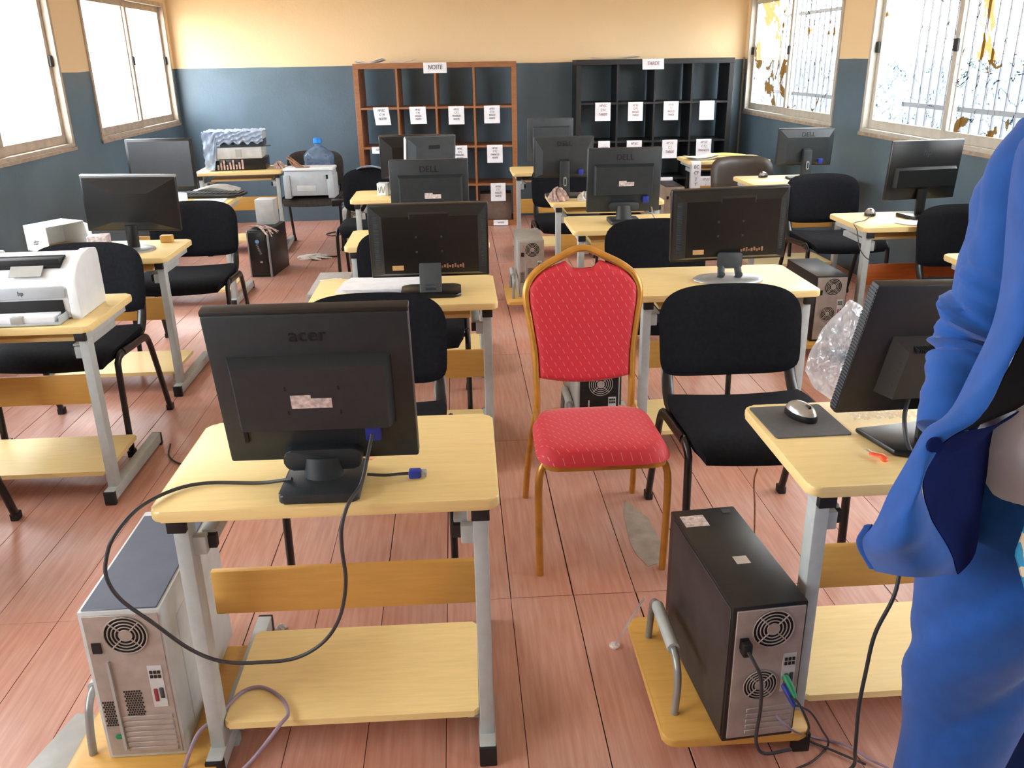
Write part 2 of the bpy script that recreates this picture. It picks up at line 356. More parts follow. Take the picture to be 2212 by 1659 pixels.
def empty(name, loc=(0, 0, 0), rz=0.0, **tags):
    o = bpy.data.objects.new(name, None); col.objects.link(o); o.location = loc; o.rotation_euler = (0, 0, R(rz)); o.empty_display_size = 0.1
    for k, v in tags.items(): o[k] = v
    return o
def tag(o, label, cat, group=None):
    o['label'] = label; o['category'] = cat
    if group: o['group'] = group
    return o
def kids(o): return [c for c in col.objects if c.parent == o]
CH = {}
def copy_tree(o, parent=None):
    c = o.copy(); col.objects.link(c); c.parent = parent
    for ch in kids(o): copy_tree(ch, c)
    return c
def rrect(x0, x1, y0, y1, r, n=5):
    if isinstance(r, (int, float)): r = [r] * 4
    out = []
    for (cx, cy, a, q) in ((x1, y1, 0, r[0]), (x0, y1, 90, r[1]), (x0, y0, 180, r[2]), (x1, y0, 270, r[3])):
        sx = -1 if cx == x1 else 1; sy = -1 if cy == y1 else 1
        for k in range(n + 1):
            w = R(a + 90 * k / n); out.append((cx + sx * q + q * math.cos(w), cy + sy * q + q * math.sin(w)))
    return out
def spline(pts, n=8):
    P = [Vector(p) for p in pts]; P = [P[0] * 2 - P[1]] + P + [P[-1] * 2 - P[-2]]; out = []
    for i in range(1, len(P) - 2):
        for k in range(n):
            t = k / n
            out.append(0.5 * ((2*P[i]) + (-P[i-1] + P[i+1]) * t + (2*P[i-1] - 5*P[i] + 4*P[i+1] - P[i+2]) * t*t + (-P[i-1] + 3*P[i] - 3*P[i+1] + P[i+2]) * t**3))
    out.append(P[-2]); return out
def text(s, size, m, parent, loc, rot, name='lettering', depth=0.0006, shear=0.0, xs=1.0):
    cu = bpy.data.curves.new(name, 'FONT'); cu.body = s; cu.size = size; cu.align_x = 'CENTER'; cu.align_y = 'CENTER'; cu.extrude = depth; cu.shear = shear; cu.space_line = 0.9; cu.resolution_u = 3
    t = bpy.data.objects.new(name, cu); me = bpy.data.meshes.new_from_object(t); bpy.data.objects.remove(t); bpy.data.curves.remove(cu)
    me.materials.clear(); me.materials.append(M[m])
    o = bpy.data.objects.new(name, me); col.objects.link(o); o.parent = parent; o.location = loc; o.rotation_euler = rot; o.scale = (xs, 1, 1)
    return o
def cable(name, pts, r, m, label, group=None, n=8):
    return tag(MB().tube(spline(pts, n), r, 7).obj(name, m, ang=80), label, 'cable', group)

# ================================================================== the room
def struct(o): o['kind'] = 'structure'; return o
T = 0.20
fl = struct(MB().box(XL - T, XR + T, YF - T, YB + T, -0.12, -0.004).obj('floor', 'subfloor'))
_pm = {}
rows = [YF, 1.10, 2.30, 3.50, 4.70, 5.90, 7.10, 8.30, YB]
nx = 31
for k in range(nx):
    xa = max(XL, 0.12 + 0.2 * (k - 15)); xb = min(XR, 0.12 + 0.2 * (k - 14))
    if xb - xa < 0.02: continue
    for a, b in zip(rows, rows[1:]):
        key = (round(xb - xa, 4), round(b - a, 4), random.random() < 0.25)
        if key not in _pm:
            g = 0.0022 if key[2] else 0.0009
            o = MB().box(g, xb - xa - g, g, b - a - g, -0.004, 0.0, 0.0006, 1).obj('plank', 'plank', fl, loc=(xa, a, 0))
            _pm[key] = o.data
        else:
            o = bpy.data.objects.new('plank', _pm[key]); col.objects.link(o); o.parent = fl; o.location = (xa, a, 0)

struct(MB().box(XL - T, XR + T, YF - T, YB + T, ZC, ZC + 0.12).obj('ceiling', 'ceiling'))
struct(MB().box(XL - 0.085, XR + 0.085, YB, YB + T, 0, ZC).obj('wall_back', 'wall'))
struct(MB().box(XL - 0.085, XR + 0.085, YF - T, YF, 0, ZC).obj('wall_front', 'wall'))
def side_wall(name, x0, x1, wins):
    mb = MB().box(x0, x1, YF, YB, 0, SILL).box(x0, x1, YF, YB, HEAD, ZC)
    ys = sorted([v for w in wins for v in w]); edges = [YF] + ys + [YB]
    for i in range(0, len(edges), 2): mb.box(x0, x1, edges[i], edges[i+1], SILL, HEAD)
    return struct(mb.obj(name, 'wall'))
side_wall('wall_left', XL - 0.085, XL, WIN_L); side_wall('wall_right', XR, XR + 0.085, WIN_R)
struct(MB().box(XR - 0.016, XR, YB - 0.016, YB - 0.002, 0.0, 1.58).obj('trim_1', 'alu', label='thin pale conduit strip in the corner'))

def window(n, side, y0, y1, film=None, seed=0.0, frame='alu'):
    """sliding aluminium window; local x points into the room"""
    X = XL if side < 0 else XR; sg = 1 if side < 0 else -1
    w = empty('window_%d' % n, (X, (y0 + y1) / 2, SILL)); w['kind'] = 'structure'
    W2 = (y1 - y0) / 2; H = HEAD - SILL
    bx = lambda mb, xa, xb, ya, yb, za, zb, bev=0.002: mb.box(min(sg*xa, sg*xb), max(sg*xa, sg*xb), ya, yb, za, zb, bev, 1)
    mb = MB()
    for a in ((-W2, W2, 0, 0.035), (-W2, W2, H - 0.035, H), (-W2, -W2 + 0.035, 0.035, H - 0.035), (W2 - 0.035, W2, 0.035, H - 0.035)): bx(mb, -0.07, 0.012, *a)
    mb.obj('outer_frame', frame, w)
    mb = MB(); bx(mb, 0.012, 0.02, -W2 - 0.012, W2 + 0.012, -0.016, 0.010); mb.obj('sill_lip', 'cement', w)
    for i, (a, b, d) in enumerate(((-W2 + 0.03, 0.028, -0.018), (-0.028, W2 - 0.03, -0.046))):
        s_ = MB(); t = 0.05
        for q in ((a, b, 0.035, 0.035 + 0.062), (a, b, H - 0.085, H - 0.035), (a, a + t, 0.097, H - 0.085), (b - t, b, 0.097, H - 0.085)): bx(s_, d - 0.011, d + 0.011, *q)
        sash = s_.obj('sash', frame, w)
        g = MB(); bx(g, d - 0.002, d + 0.002, a + t - 0.004, b - t + 0.004, 0.093, H - 0.081, 0); g.obj('pane', 'glass', sash)
        if film:
            f = MB().sheet(lambda u, v: (sg * (d + 0.0032), a + t + u * (b - a - 2 * t), 0.097 + v * (H - 0.182)), 1, 1); f.obj('torn_film', film_material('torn_window_film', seed + i * 3.7, film[i]), sash)
        l = MB(); yy = (b - t * 0.5) if (i == 0) else (a + t * 0.5)
        if i == 0: yy = b - t * 0.9
        else: yy = b - t * 0.4
        bx(l, d + 0.011, d + 0.03, yy - 0.022, yy + 0.022, H * 0.50, H * 0.50 + 0.075, 0.004); l.obj('latch', 'rubber', sash)
    return w
def bars(w, side, y0, y1):
    sg = -1 if side < 0 else 1; W2 = (y1 - y0) / 2; H = HEAD - SILL
    mb = MB()
    k = -W2 + 0.06
    while k < W2:
        mb.box(sg*0.30 - 0.006, sg*0.30 + 0.006, k - 0.006, k + 0.006, -0.02, H + 0.02); k += 0.115
    for z in (0.20, 0.92): mb.box(sg*0.30 - 0.014, sg*0.30 - 0.006, -W2, W2, z - 0.016, z + 0.016)
    mb.obj('security_bars', 'bars', w, label='pale steel bars outside the glass')
for i, (a, b) in enumerate(WIN_L): window(i + 1, -1, a, b, frame='alu_dirty')
for i, (a, b) in enumerate(WIN_R):
    w = window(i + 5, 1, a, b, film=((0.615, 0.530), (0.585, 0.630), (0.62, 0.62), (0.62, 0.62))[i], seed=2.3 + i * 5.1)
    bars(w, 1, a, b)
struct(MB().box(-40, 40, -40, 60, -0.30, -0.13).obj('ground', 'soil'))
struct(MB().box(7.2, 7.4, -6, 30, -0.2, 1.48).obj('outside_wall', 'ext_blue'))

# ================================================================== desks
TT = 0.722          # top height
def make_desk():
    d = empty('computer_desk')           # origin: near-left corner of the top on the floor, x right, y away
    W, D = 0.74, 0.475
    MB().prism(rrect(0, W, 0, D, [0.03, 0.03, 0.025, 0.025]), TT - 0.026, TT, bev=0.006, seg=2).obj('tabletop', 'wood', d)
    for x in (0.048, W - 0.042):
        MB().box(x - 0.017, x + 0.017, 0.035, 0.085, 0.05, TT - 0.05, 0.004).obj('leg', 'steel', d)
        f = MB().box(x - 0.02, x + 0.02, -0.005, 0.56, 0.012, 0.058, 0.004).obj('foot_bar', 'steel', d)
        for y in (-0.012, 0.55): MB().box(x - 0.021, x + 0.021, y, y + 0.022, 0.0, 0.055, 0.003).obj('foot_cap', 'rubber', f)
        a = MB().box(x - 0.018, x + 0.018, 0.02, 0.43, TT - 0.062, TT - 0.026, 0.003).obj('top_rail', 'steel', d)
        MB().box(x - 0.02, x + 0.02, 0.012, 0.03, TT - 0.06, TT - 0.030, 0.002).obj('rail_cap', 'rubber', a)
        xi = x + (0.045 if x < 0.3 else -0.045)
        r = MB().box(xi - 0.016, xi + 0.016, 0.08, 0.42, 0.60, 0.632, 0.003).box(min(x, xi), max(x, xi), 0.05, 0.075, 0.585, 0.63, 0.003).obj('tray_rail', 'steel', d)
        MB().box(xi - 0.018, xi + 0.018, 0.065, 0.085, 0.592, 0.624, 0.002).obj('rail_cap', 'rubber', r)
    MB().box(0.112, W - 0.106, 0.12, 0.46, 0.632, 0.648, 0.003).obj('keyboard_tray', 'wood', d)
    MB().box(0.064, W - 0.058, 0.125, 0.143, 0.375, 0.492, 0.003).obj('modesty_panel', 'wood_dark', d)
    MB().prism(rrect(0.067, W - 0.061, 0.045, 0.40, 0.012), 0.103, 0.121, bev=0.004, seg=1).obj('footrest_shelf', 'wood', d)
    for x in (0.075, W - 0.070): MB().box(x - 0.02, x + 0.02, 0.10, 0.14, 0.05, 0.104, 0.002).obj('shelf_bracket', 'steel', d)
    return d
def tower_stand(d, dz=0.0):
    s = MB().prism(rrect(-0.30, 0.055, -0.04, 0.44, 0.03), 0.064, 0.086, bev=0.004).obj('tower_stand', 'wood_dark', d)
    MB().tube(spline([(-0.255, 0.05, 0.086), (-0.25, 0.055, 0.17), (-0.25, 0.075, 0.215), (-0.25, 0.12, 0.232), (-0.25, 0.28, 0.232), (-0.25, 0.33, 0.215), (-0.25, 0.35, 0.17), (-0.255, 0.35, 0.086)], 5), 0.0095, 10).obj('guard_rail', 'rail_pipe', s)
    MB().tube([(-0.25, 0.11, 0.232), (-0.25, 0.29, 0.232)], 0.016, 10).obj('guard_sleeve', 'steel', s)
    MB().box(-0.04, 0.075, 0.10, 0.13, 0.03, 0.064, 0.003).box(-0.04, 0.075, 0.32, 0.35, 0.03, 0.064, 0.003).obj('stand_arm', 'steel', s)
    s.location.z = dz
    return s
DESKS = {  # x of left edge, y of near edge, turn, label
 'C1': (-0.675, 1.632, -0.6, 'pale wooden computer desk nearest the camera, under the monitor with the brown sticker'),
 'R1': (0.740, 1.610, 0, 'pale wooden computer desk in front right beside the man in the blue suit'),
 'C2': (-0.600, 3.195, 0, 'pale wooden computer desk directly behind the foremost monitor, with white papers on it'),
 'R2': (0.690, 3.225, 0, 'pale wooden computer desk behind the red chair, carrying the silver-footed monitor'),
 'L1': (-2.090, 3.060, 0, 'pale wooden computer desk under the white laser printer'),
 'L2': (-2.172, 4.220, 0, 'pale wooden computer desk carrying the silver-topped monitor by the left wall'),
 'L3': (-2.290, 5.930, 0, 'pale wooden computer desk holding the loose keyboard and papers'),
 'L4': (-2.262, 7.700, 3, 'pale wooden computer desk under the plastic-wrapped printer by the back wall'),
 'C3': (-0.585, 4.340, 0, 'pale wooden computer desk just behind the wide black monitor on the centre row'),
 'C4': (-0.730, 5.910, 0, 'pale wooden computer desk with the small white box, before the brown bookcase'),
 'R3': (0.620, 4.600, 0, 'pale wooden computer desk under the charcoal monitor with the hanging blue plug'),
 'R4': (0.605, 5.560, 0, 'pale wooden computer desk with crumpled wrapping under a angular-backed monitor'),
 'R5': (0.460, 7.165, 0, 'pale wooden computer desk stacked with grey papers, left of the black bookcase'),
 'W1': (2.235, 3.330, 0, 'pale wooden computer desk by the right wall, half hidden by the blue sleeve'),
 'W2': (2.170, 4.460, 0, 'pale wooden computer desk with the orange panel under the right windows'),
 'W3': (2.140, 6.180, 1.5, 'pale wooden computer desk with a silver mouse in front of the brown chair'),
 'W4': (2.060, 7.680, 0, 'pale wooden computer desk with the yellow folder and hanging paper strip'),
}
_p = make_desk(); DK = {}
for i, (k, (x, y, a, lab)) in enumerate(DESKS.items()):
    o = _p if i == 0 else copy_tree(_p)
    o.location = (x, y, 0); o.rotation_euler = (0, 0, R(a)); tag(o, lab, 'desk', 'pale wooden computer desks'); DK[k] = o
for k in ('C1', 'R1', 'R2', 'R4', 'C3', 'W2', 'W4'): tower_stand(DK[k], -0.040 if k == 'C1' else 0.0)
for c in DK['W2'].children:
    if c.name.startswith('modesty'):
        c.data = c.data.copy(); c.data.materials[0] = M['wood_orange']

# ================================================================== chairs
def make_chair(fab, frm):
    c = empty('visitor_chair')
    # seat: padded cushion with rounded front
    def seat(u, v):
        x = (u - 0.5) * 0.50; y = -0.26 + v * 0.46
        e = max(abs(u - 0.5) * 2, abs(v - 0.5) * 2); k = 1 - max(0, (e - 0.75) / 0.25) ** 2 * 0.6
        ry = 0.03 if v < 0.2 else 0
        sx = 1 - 0.10 * max(0, (0.15 - v) / 0.15) - 0.06 * max(0, (v - 0.9) / 0.1)
        return (x * sx, y, 0.452 + 0.030 * k - ry * (1 - v / 0.2) ** 2 + 0.012 * (2 * abs(u - 0.5)) ** 2)
    mb = MB().sheet(seat, 16, 14)
    def under(u, v): p = seat(u, v); return (p[0] * 0.97, p[1] * 0.97, 0.424 + 0.01 * (2 * abs(u - .5)) ** 2 - (0.02 * (1 - v / .2) ** 2 if v < .2 else 0))
    mb.sheet(under, 16, 14)
    bm = mb.bm; bmesh.ops.bridge_loops(bm, edges=[e for e in bm.edges if e.is_boundary])
    mb.obj('seat', fab, c, ang=70)
    # backrest: rounded, bowed panel
    def back(sgn):
        def f(u, v):
            n = 2.6; a = (u - 0.5) * 2; b = (v - 0.5) * 2
            # squircle mapping
            ex = 3.6 if b > 0 else 8.0
            d = max(abs(a), abs(b)); l = (abs(a) ** ex + abs(b) ** ex) ** (1 / ex) or 1
            q = d / l if l else 1
            q = 1 if d == 0 else q
            x = a * q * 0.262; z = 0.680 + b * q * 0.155; z -= 0.016 * (1 - a * a) * (1 - v)
            th = 0.022 * (1 - d ** 6) ** 0.5
            y = 0.290 + (z - 0.53) * 0.20 - 0.10 * (x / 0.262) ** 2 * 0.45
            x *= 1 - 0.05 * (1 - v) * 0.6
            return (x, y + sgn * th, z)
        return f
    MB().sheet(back(-1), 18, 14).sheet(back(1), 18, 14).obj('backrest', fab, c, ang=75)
    for s in (-1, 1):
        x = s * 0.262
        for path in ([(x, -0.225, 0.012), (x, -0.205, 0.38), (x, -0.195, 0.425), (x, -0.165, 0.445), (x, -0.11, 0.447), (x, 0.0, 0.44)],
                     [(x, 0.0, 0.44), (x, 0.09, 0.435), (x, 0.15, 0.425), (x, 0.185, 0.39), (x, 0.22, 0.30), (x, 0.315, 0.012)]):
            l = MB().tube(spline(path, 4), 0.0125, 10, oval=1.5, side=(0, 1, 0.01)).obj('leg', frm, c, ang=60)
            yy = path[0][1] if path[0][2] < 0.1 else path[-1][1]
            MB().box(x - 0.0145, x + 0.0145, yy - 0.0205, yy + 0.0205, 0, 0.03, 0.004).obj('foot_cap', 'rubber', l)
        MB().tube(spline([(s * 0.20, 0.02, 0.425), (s * 0.225, 0.15, 0.43), (s * 0.228, 0.215, 0.46), (s * 0.225, 0.265, 0.53), (s * 0.22, 0.285, 0.60)], 4), 0.007, 8, oval=3.0, side=(1, 0, 0)).obj('back_bracket', frm, c, ang=60)
    MB().tube([(-0.25, -0.10, 0.425), (0.25, -0.10, 0.425)], 0.010, 8).tube([(-0.25, 0.10, 0.422), (0.25, 0.10, 0.422)], 0.010, 8).obj('cross_bar', frm, c)
    return c
_c = make_chair('fabric', 'frame_black'); CHS = {
 'C1': (-0.315, 2.63, 0, 'black padded chair behind the foremost desk, its seat hidden by the big monitor'),
 'R1': (0.955, 2.60, 0, 'black padded chair right next to the red chair'),
 'L1': (-1.725, 3.73, 0, 'black padded chair behind the white laser printer'),
 'L2': (-1.575, 4.97, 2, 'black padded chair right of the silver-topped monitor'),
 'C2': (-0.240, 3.85, 0, 'black padded chair mostly hidden behind the wide black monitor on the centre row'),
 'R2': (0.985, 3.95, 0, 'black padded chair behind the silver-footed monitor'),
 'W2': (2.485, 5.50, 0, 'black padded chair in front of the angular-backed monitor below the right windows'),
 'W1': (2.690, 4.13, 0, 'black padded chair partly behind the blue sleeve'),
 'C4': (-0.620, 6.47, 0, 'black padded chair before the brown bookcase with plastic draped on it'),
 'R4': (0.830, 6.42, 0, 'black padded chair hidden among the desks before the black bookcase'),
 'LP': (-1.310, 8.00, 0, 'dark padded chair carrying the grey printer and the water bottle'),
 'LF': (-1.975, 2.66, 0, 'black padded chair cut off at the left edge, showing one leg'),
}
for i, (k, (x, y, a, lab)) in enumerate(CHS.items()):
    o = _c if i == 0 else copy_tree(_c)
    o.location = (x, y, 0); o.rotation_euler = (0, 0, R(a)); tag(o, lab, 'chair', 'padded visitor chairs')
for o in list(col.objects):
    if o.get('label', '').startswith('dark padded chair carrying'):
        for c in kids(o):
            if c.name.split('.')[0] in ('seat', 'backrest'): c.data = c.data.copy(); c.data.materials[0] = M['taupe_fabric']
_b = make_chair('leather', 'frame_black'); _b.location = (2.31, 6.70, 0); tag(_b, 'shiny dark brown chair between the yellow folder and the silver mouse', 'chair', 'padded visitor chairs')

# red banquet chair
rc = empty('banquet_chair', (0.430, 2.66, 0), 0); tag(rc, 'red patterned banquet chair with gold metal frame in the middle of the aisle', 'chair')
def arch(w, h, base, n=7):
    """half outline points (x,z) of the crested back from bottom right, over the top, to bottom left"""
    pr = [(0.172, base), (0.176, 0.62), (0.190, 0.72), (0.203, 0.80), (0.200, 0.845), (0.178, 0.885), (0.135, 0.918), (0.075, 0.948), (0.028, 0.970), (0, 0.974)]
    return [(x * w, z) for x, z in pr] + [(-x * w, z) for x, z in pr[-2::-1]]
yb = lambda z: 0.20 + max(0, (z - 0.46)) * 0.21
path = [(x, yb(z), z) for x, z in arch(1.0, 1, 0.47)]
fr = MB().tube(spline([(0.172, 0.205, 0.40)] + path + [(-0.172, 0.205, 0.40)], 4), 0.0125, 10, oval=1.25, side=(0, 1, 0.2)).obj('back_frame', 'gold', rc, ang=60)
MB().tube(spline([(x * 0.965, yb(z) - 0.012, z - 0.002) for x, z in arch(1.0, 1, 0.52)], 4), 0.0045, 6).obj('frame_bead', 'gold', fr, ang=60)
def ipl(t, tab):
    for (a0, b0), (a1, b1) in zip(tab, tab[1:]):
        if t <= a1: return b0 + (b1 - b0) * (t - a0) / (a1 - a0)
    return tab[-1][1]
HW = [(0.50, 0.163), (0.62, 0.168), (0.72, 0.183), (0.80, 0.197), (0.84, 0.197), (0.90, 0.192), (0.97, 0.186)]
TOPZ = [(0.0, 0.906), (0.20, 0.908), (0.27, 0.922), (0.32, 0.932), (0.55, 0.917), (0.75, 0.902), (0.88, 0.878), (0.96, 0.852), (1.0, 0.815)]
def padf(sg):
    def f(u, v):
        a_ = (u - 0.5) * 2; top_ = ipl(abs(a_), TOPZ); bot = 0.509 + 0.018 * a_ * a_
        z = bot + (top_ - bot) * v; x = a_ * ipl(z, HW)
        e = min(1 - abs(a_), min(v, 1 - v) * 2.0); k = min(1.0, e / 0.14); dep = 0.026 * math.sqrt(max(0, 1 - (1 - k) ** 2)) + 0.006 * (1 - a_ * a_)
        return (x, yb(z) + (-dep if sg < 0 else 0.014 * min(1, k * 2)) + 0.004, z)
    return f
MB().sheet(padf(-1), 44, 44).sheet(padf(1), 44, 44).obj('back_pad', 'red_back', rc, ang=70)
def rseat(u, v):
    a = (u - 0.5) * 2; b = (v - 0.5) * 2; d = max(abs(a), abs(b)); l = (abs(a) ** 5 + abs(b) ** 5) ** 0.2 or 1; q = d / l
    w = 0.205 + 0.012 * (1 - v)
    return (a * q * w, -0.105 + b * q * 0.205 + 0.0, 0.425 + 0.055 * (1 - d ** 5) ** 0.4)
mb = MB().sheet(rseat, 20, 20).sheet(lambda u, v: (rseat(u, v)[0], rseat(u, v)[1], 0.425 - 0.016 * (1 - max(abs(u - .5), abs(v - .5)) * 2) ** .5), 20, 20)
mb.obj('seat', 'red_seat', rc, ang=70)
MB().prism(rrect(-0.195, 0.195, -0.295, 0.085, 0.05), 0.405, 0.424).obj('seat_base', 'gold', rc)
for s in (-1, 1):
    MB().tube(spline([(s * 0.175, -0.22, 0.415), (s * 0.205, -0.235, 0.36), (s * 0.208, -0.238, 0.2), (s * 0.205, -0.235, 0.0)], 4), 0.0125, 10).obj('leg', 'gold', rc, ang=60)
    MB().tube(spline([(s * 0.172, 0.205, 0.41), (s * 0.19, 0.225, 0.30), (s * 0.205, 0.27, 0.12), (s * 0.21, 0.305, 0.0)], 4), 0.0125, 10).obj('leg', 'gold', rc, ang=60)
    MB().tube([(s * 0.19, -0.23, 0.40), (s * 0.18, 0.21, 0.42)], 0.009, 8).obj('side_rail', 'gold', rc)

# ================================================================== monitors
def monitor(label, x, y, rz, w, h, zb, tilt, body='mon_grey', t=0.034, bulge=None, inner=None, py=0.05, neck='column', base='slab', logo=None, logo_z=0.86,
            sticker=None, plug=None, edge=None, screen='screen', extras=(), base_mat=None, neck_mat=None, nz=0.15, z=TT, roll=0.0):
    """back of the monitor looks to -y. bulge=(x0,x1,z0,z1 fractions, depth, taper); inner=(margin fractions l,r,b,t, depth): tapering back shell"""
    r = empty('monitor', (x, y, z + 0.001), rz); tag(r, label, 'monitor')
    X = Matrix.Translation((0, py, zb)) @ Matrix.Rotation(R(roll), 4, 'Y') @ Matrix.Rotation(R(tilt), 4, 'X')
    fx = lambda a: (a - 0.5) * w
    yb_ = -t / 2
    p = MB().at(X).box(-w/2, w/2, -t/2, t/2, 0, h, 0.006, 2)
    if inner:
        l, rr, b, tp, dep = inner
        p.frustum((-w/2 + 0.008, w/2 - 0.008, 0.008, h - 0.008), (fx(l), fx(1 - rr), b * h, h - tp * h), -t/2, -t/2 - dep); yb_ = -t/2 - dep
    p = p.obj('housing', body, r, ang=30)
    MB().at(X).box(-w/2 + 0.018, w/2 - 0.018, t/2, t/2 + 0.001, 0.022, h - 0.018).obj('screen', screen, p)
    if edge: MB().at(X).box(-w/2 - 0.001, w/2 + 0.001, -t/2 + 0.004, t/2 + 0.002, h - 0.004, h + 0.008, 0.003).obj('top_edge', edge, p)
    yk = yb_
    if bulge:
        a, b, c_, d, dep, tp = bulge
        MB().at(X).frustum((fx(a), fx(b), c_*h, d*h), (fx(a) + tp, fx(b) - tp, c_*h + tp * .3, d*h - tp), yb_ + 0.002, yb_ - dep).obj('back_cover', body, p, ang=20); yk = yb_ - dep
    def face(px, pz, yy): return (X @ Vector((px, yy, pz)))
    rot = (R(90 + tilt), R(roll), 0)
    if logo: text(logo, 0.045 if len(logo) > 2 else 0.05, 'dark' if body != 'mon_black' else 'mon_slate', p, face(0, logo_z * h, (-t/2 if not inner else yb_) - 0.001), rot, 'logo')
    if sticker:
        sx, sz, sw, sh, deep = sticker
        MB().at(X).box(fx(sx) - sw/2, fx(sx) + sw/2, yk - 0.0012, yk, sz*h - sh/2, sz*h + sh/2).box(fx(sx) - sw/2, fx(sx), yk - 0.0012, yk, sz*h + sh/2, sz*h + sh * 0.85).obj('rating_sticker', 'sticker', p)
    if plug:
        px, pz = plug
        MB().at(X).box(fx(px) - 0.017, fx(px) + 0.017, yb_ - 0.022, yb_ - 0.002, pz*h - 0.025, pz*h + 0.012, 0.003).obj('video_plug', 'blue_plug', p)
    nm = neck_mat or body; bm_ = base_mat or body
    hub = X @ Vector((0, yb_ - 0.006, nz * h))
    if neck == 'column':       # thick stem with a round hinge cover
        q = MB()
        q.at(Matrix.Translation(hub)).prism(rrect(-0.085, 0.085, -0.024, 0.024, 0.018), -0.026, 0.006, 'y', 0.004).obj('hinge_cover', nm, p)
        MB().tube([(0, hub.y - 0.012, hub.z), (0, hub.y - 0.025, hub.z - 0.05), (0, hub.y - 0.03, 0.012)], [0.043, 0.044, 0.047], 14, oval=0.62, side=(0, 1, 0.01)).obj('neck', nm, r)
        by = hub.y - 0.03
    elif neck == 'post':       # flat post climbing the back, with a cable slot
        top = X @ Vector((0, yb_ - 0.01, 0.46 * h)); lo = X @ Vector((0, yb_ - 0.03, 0.1 * h))
        MB().prism([(top.y - 0.03, top.z), (top.y + 0.012, top.z + 0.01), (lo.y + 0.03, 0.01), (lo.y - 0.035, 0.01)], -0.032, 0.032, 'x', 0.006).obj('neck', nm, r)
        MB().prism(rrect(-0.010, 0.010, 0.075, 0.135, 0.008), lo.y - 0.040, lo.y - 0.02, 'y').obj('cable_slot', 'mon_silver', r)
        MB().prism(rrect(-0.005, 0.005, 0.085, 0.125, 0.004), lo.y - 0.0415, lo.y - 0.03, 'y').obj('cable_slot', 'dark', r)
        by = lo.y
    elif neck == 'plate':      # flat dark plate leaning to the desk
        MB().prism([(hub.y + 0.0, hub.z + 0.03), (hub.y + 0.012, hub.z + 0.03), (hub.y - 0.03, 0.008), (hub.y - 0.05, 0.008)], -0.044, 0.044, 'x', 0.004).obj('neck', nm, r)
        MB().tube([(-0.02, hub.y - 0.036, 0.03), (0.02, hub.y - 0.036, 0.03)], 0.011, 10).obj('neck_hook', nm, r)
        by = hub.y - 0.02
    elif neck == 'prongs':     # bracket with two curved legs
        MB().prism(rrect(-0.05, 0.05, hub.z - 0.045, hub.z + 0.02, 0.01), hub.y - 0.016, hub.y, 'y', 0.003).obj('neck', nm, r)
        for s in (-1, 1):
            MB().tube(spline([(s * 0.033, hub.y - 0.006, hub.z - 0.035), (s * 0.036, hub.y - 0.03, hub.z - 0.07), (s * 0.036, hub.y - 0.038, 0.035), (s * 0.036, hub.y - 0.012, 0.012)], 5), 0.010, 10, oval=1.5, side=(1, 0, 0)).obj('prong', nm, r)
        by = hub.y - 0.0
    elif neck == 'slim':
        MB().tube([(0, hub.y - 0.01, hub.z + 0.01), (0, hub.y - 0.012, 0.012)], 0.030, 10, oval=0.6, side=(0, 1, 0.01)).obj('neck', nm, r)
        by = hub.y - 0.012
    if base == 'slab':
        MB().prism(rrect(-0.085, 0.085, by - 0.085, by + 0.095, 0.012), 0, 0.020, bev=0.005).obj('base', bm_, r)
    elif base == 'oval':
        MB().lathe([(1.0, 0), (1.0, 0.006), (0.9, 0.014), (0.6, 0.018), (0.02, 0.02)], 32, (0, by, 0), 0.145, 0.085).obj('base', bm_, r, ang=60)
    elif base == 'round':
        MB().lathe([(0.1, 0), (0.1, 0.006), (0.085, 0.012), (0.02, 0.015)], 32, (0, by, 0)).obj('base', bm_, r, ang=60)
    elif base == 'wide':
        MB().prism(rrect(-0.12, 0.12, by - 0.07, by + 0.11, 0.03), 0, 0.014, bev=0.005).obj('base', bm_, r)
    elif base == 'wedge':
        MB().prism([(-0.13, by + 0.09), (-0.12, by - 0.05), (-0.045, by - 0.10), (0.045, by - 0.10), (0.12, by - 0.05), (0.13, by + 0.09)], 0, 0.016, bev=0.006).obj('base', bm_, r)
    r['_'] = 0; del r['_']
    return r, p, X, yb_, yk

# foremost monitor with the sticker
m1, p1, X1, yb1, yk1 = monitor('big charcoal monitor with a brown sticker, nearest the camera', -0.318, 1.720, -1, 0.418, 0.368, 0.048, 12, bulge=(0.085, 0.90, 0.27, 0.74, 0.032, 0.014),
    py=0.060, logo='acer', logo_z=0.865, sticker=(0.49, 0.47, 0.085, 0.024, 0), plug=(0.775, 0.235), nz=0.045, edge='mon_brown')
mb = MB().at(X1)
for k in range(64):
    for j in (0, 1): mb.box(-0.150 + k * 0.0047, -0.1475 + k * 0.0047, yk1 + 0.001 - 0.0006, yk1 + 0.004, 0.243 - 0.0 + j * 0.007, 0.2465 + j * 0.007)
mb.obj('vent_holes', 'dark', p1, kind='stuff')
MB().at(X1).box(-0.168, -0.160, yb1 - 0.004, yb1, 0.055, 0.085).obj('lock_slot', 'dark', p1)
for sx in (-0.055, 0.055):
    for sz in (0.145, 0.205): MB().at(X1).box(sx - 0.002, sx + 0.002, yk1 - 0.0008, yk1, sz, sz + 0.009).obj('screw_hole', 'dark', p1)
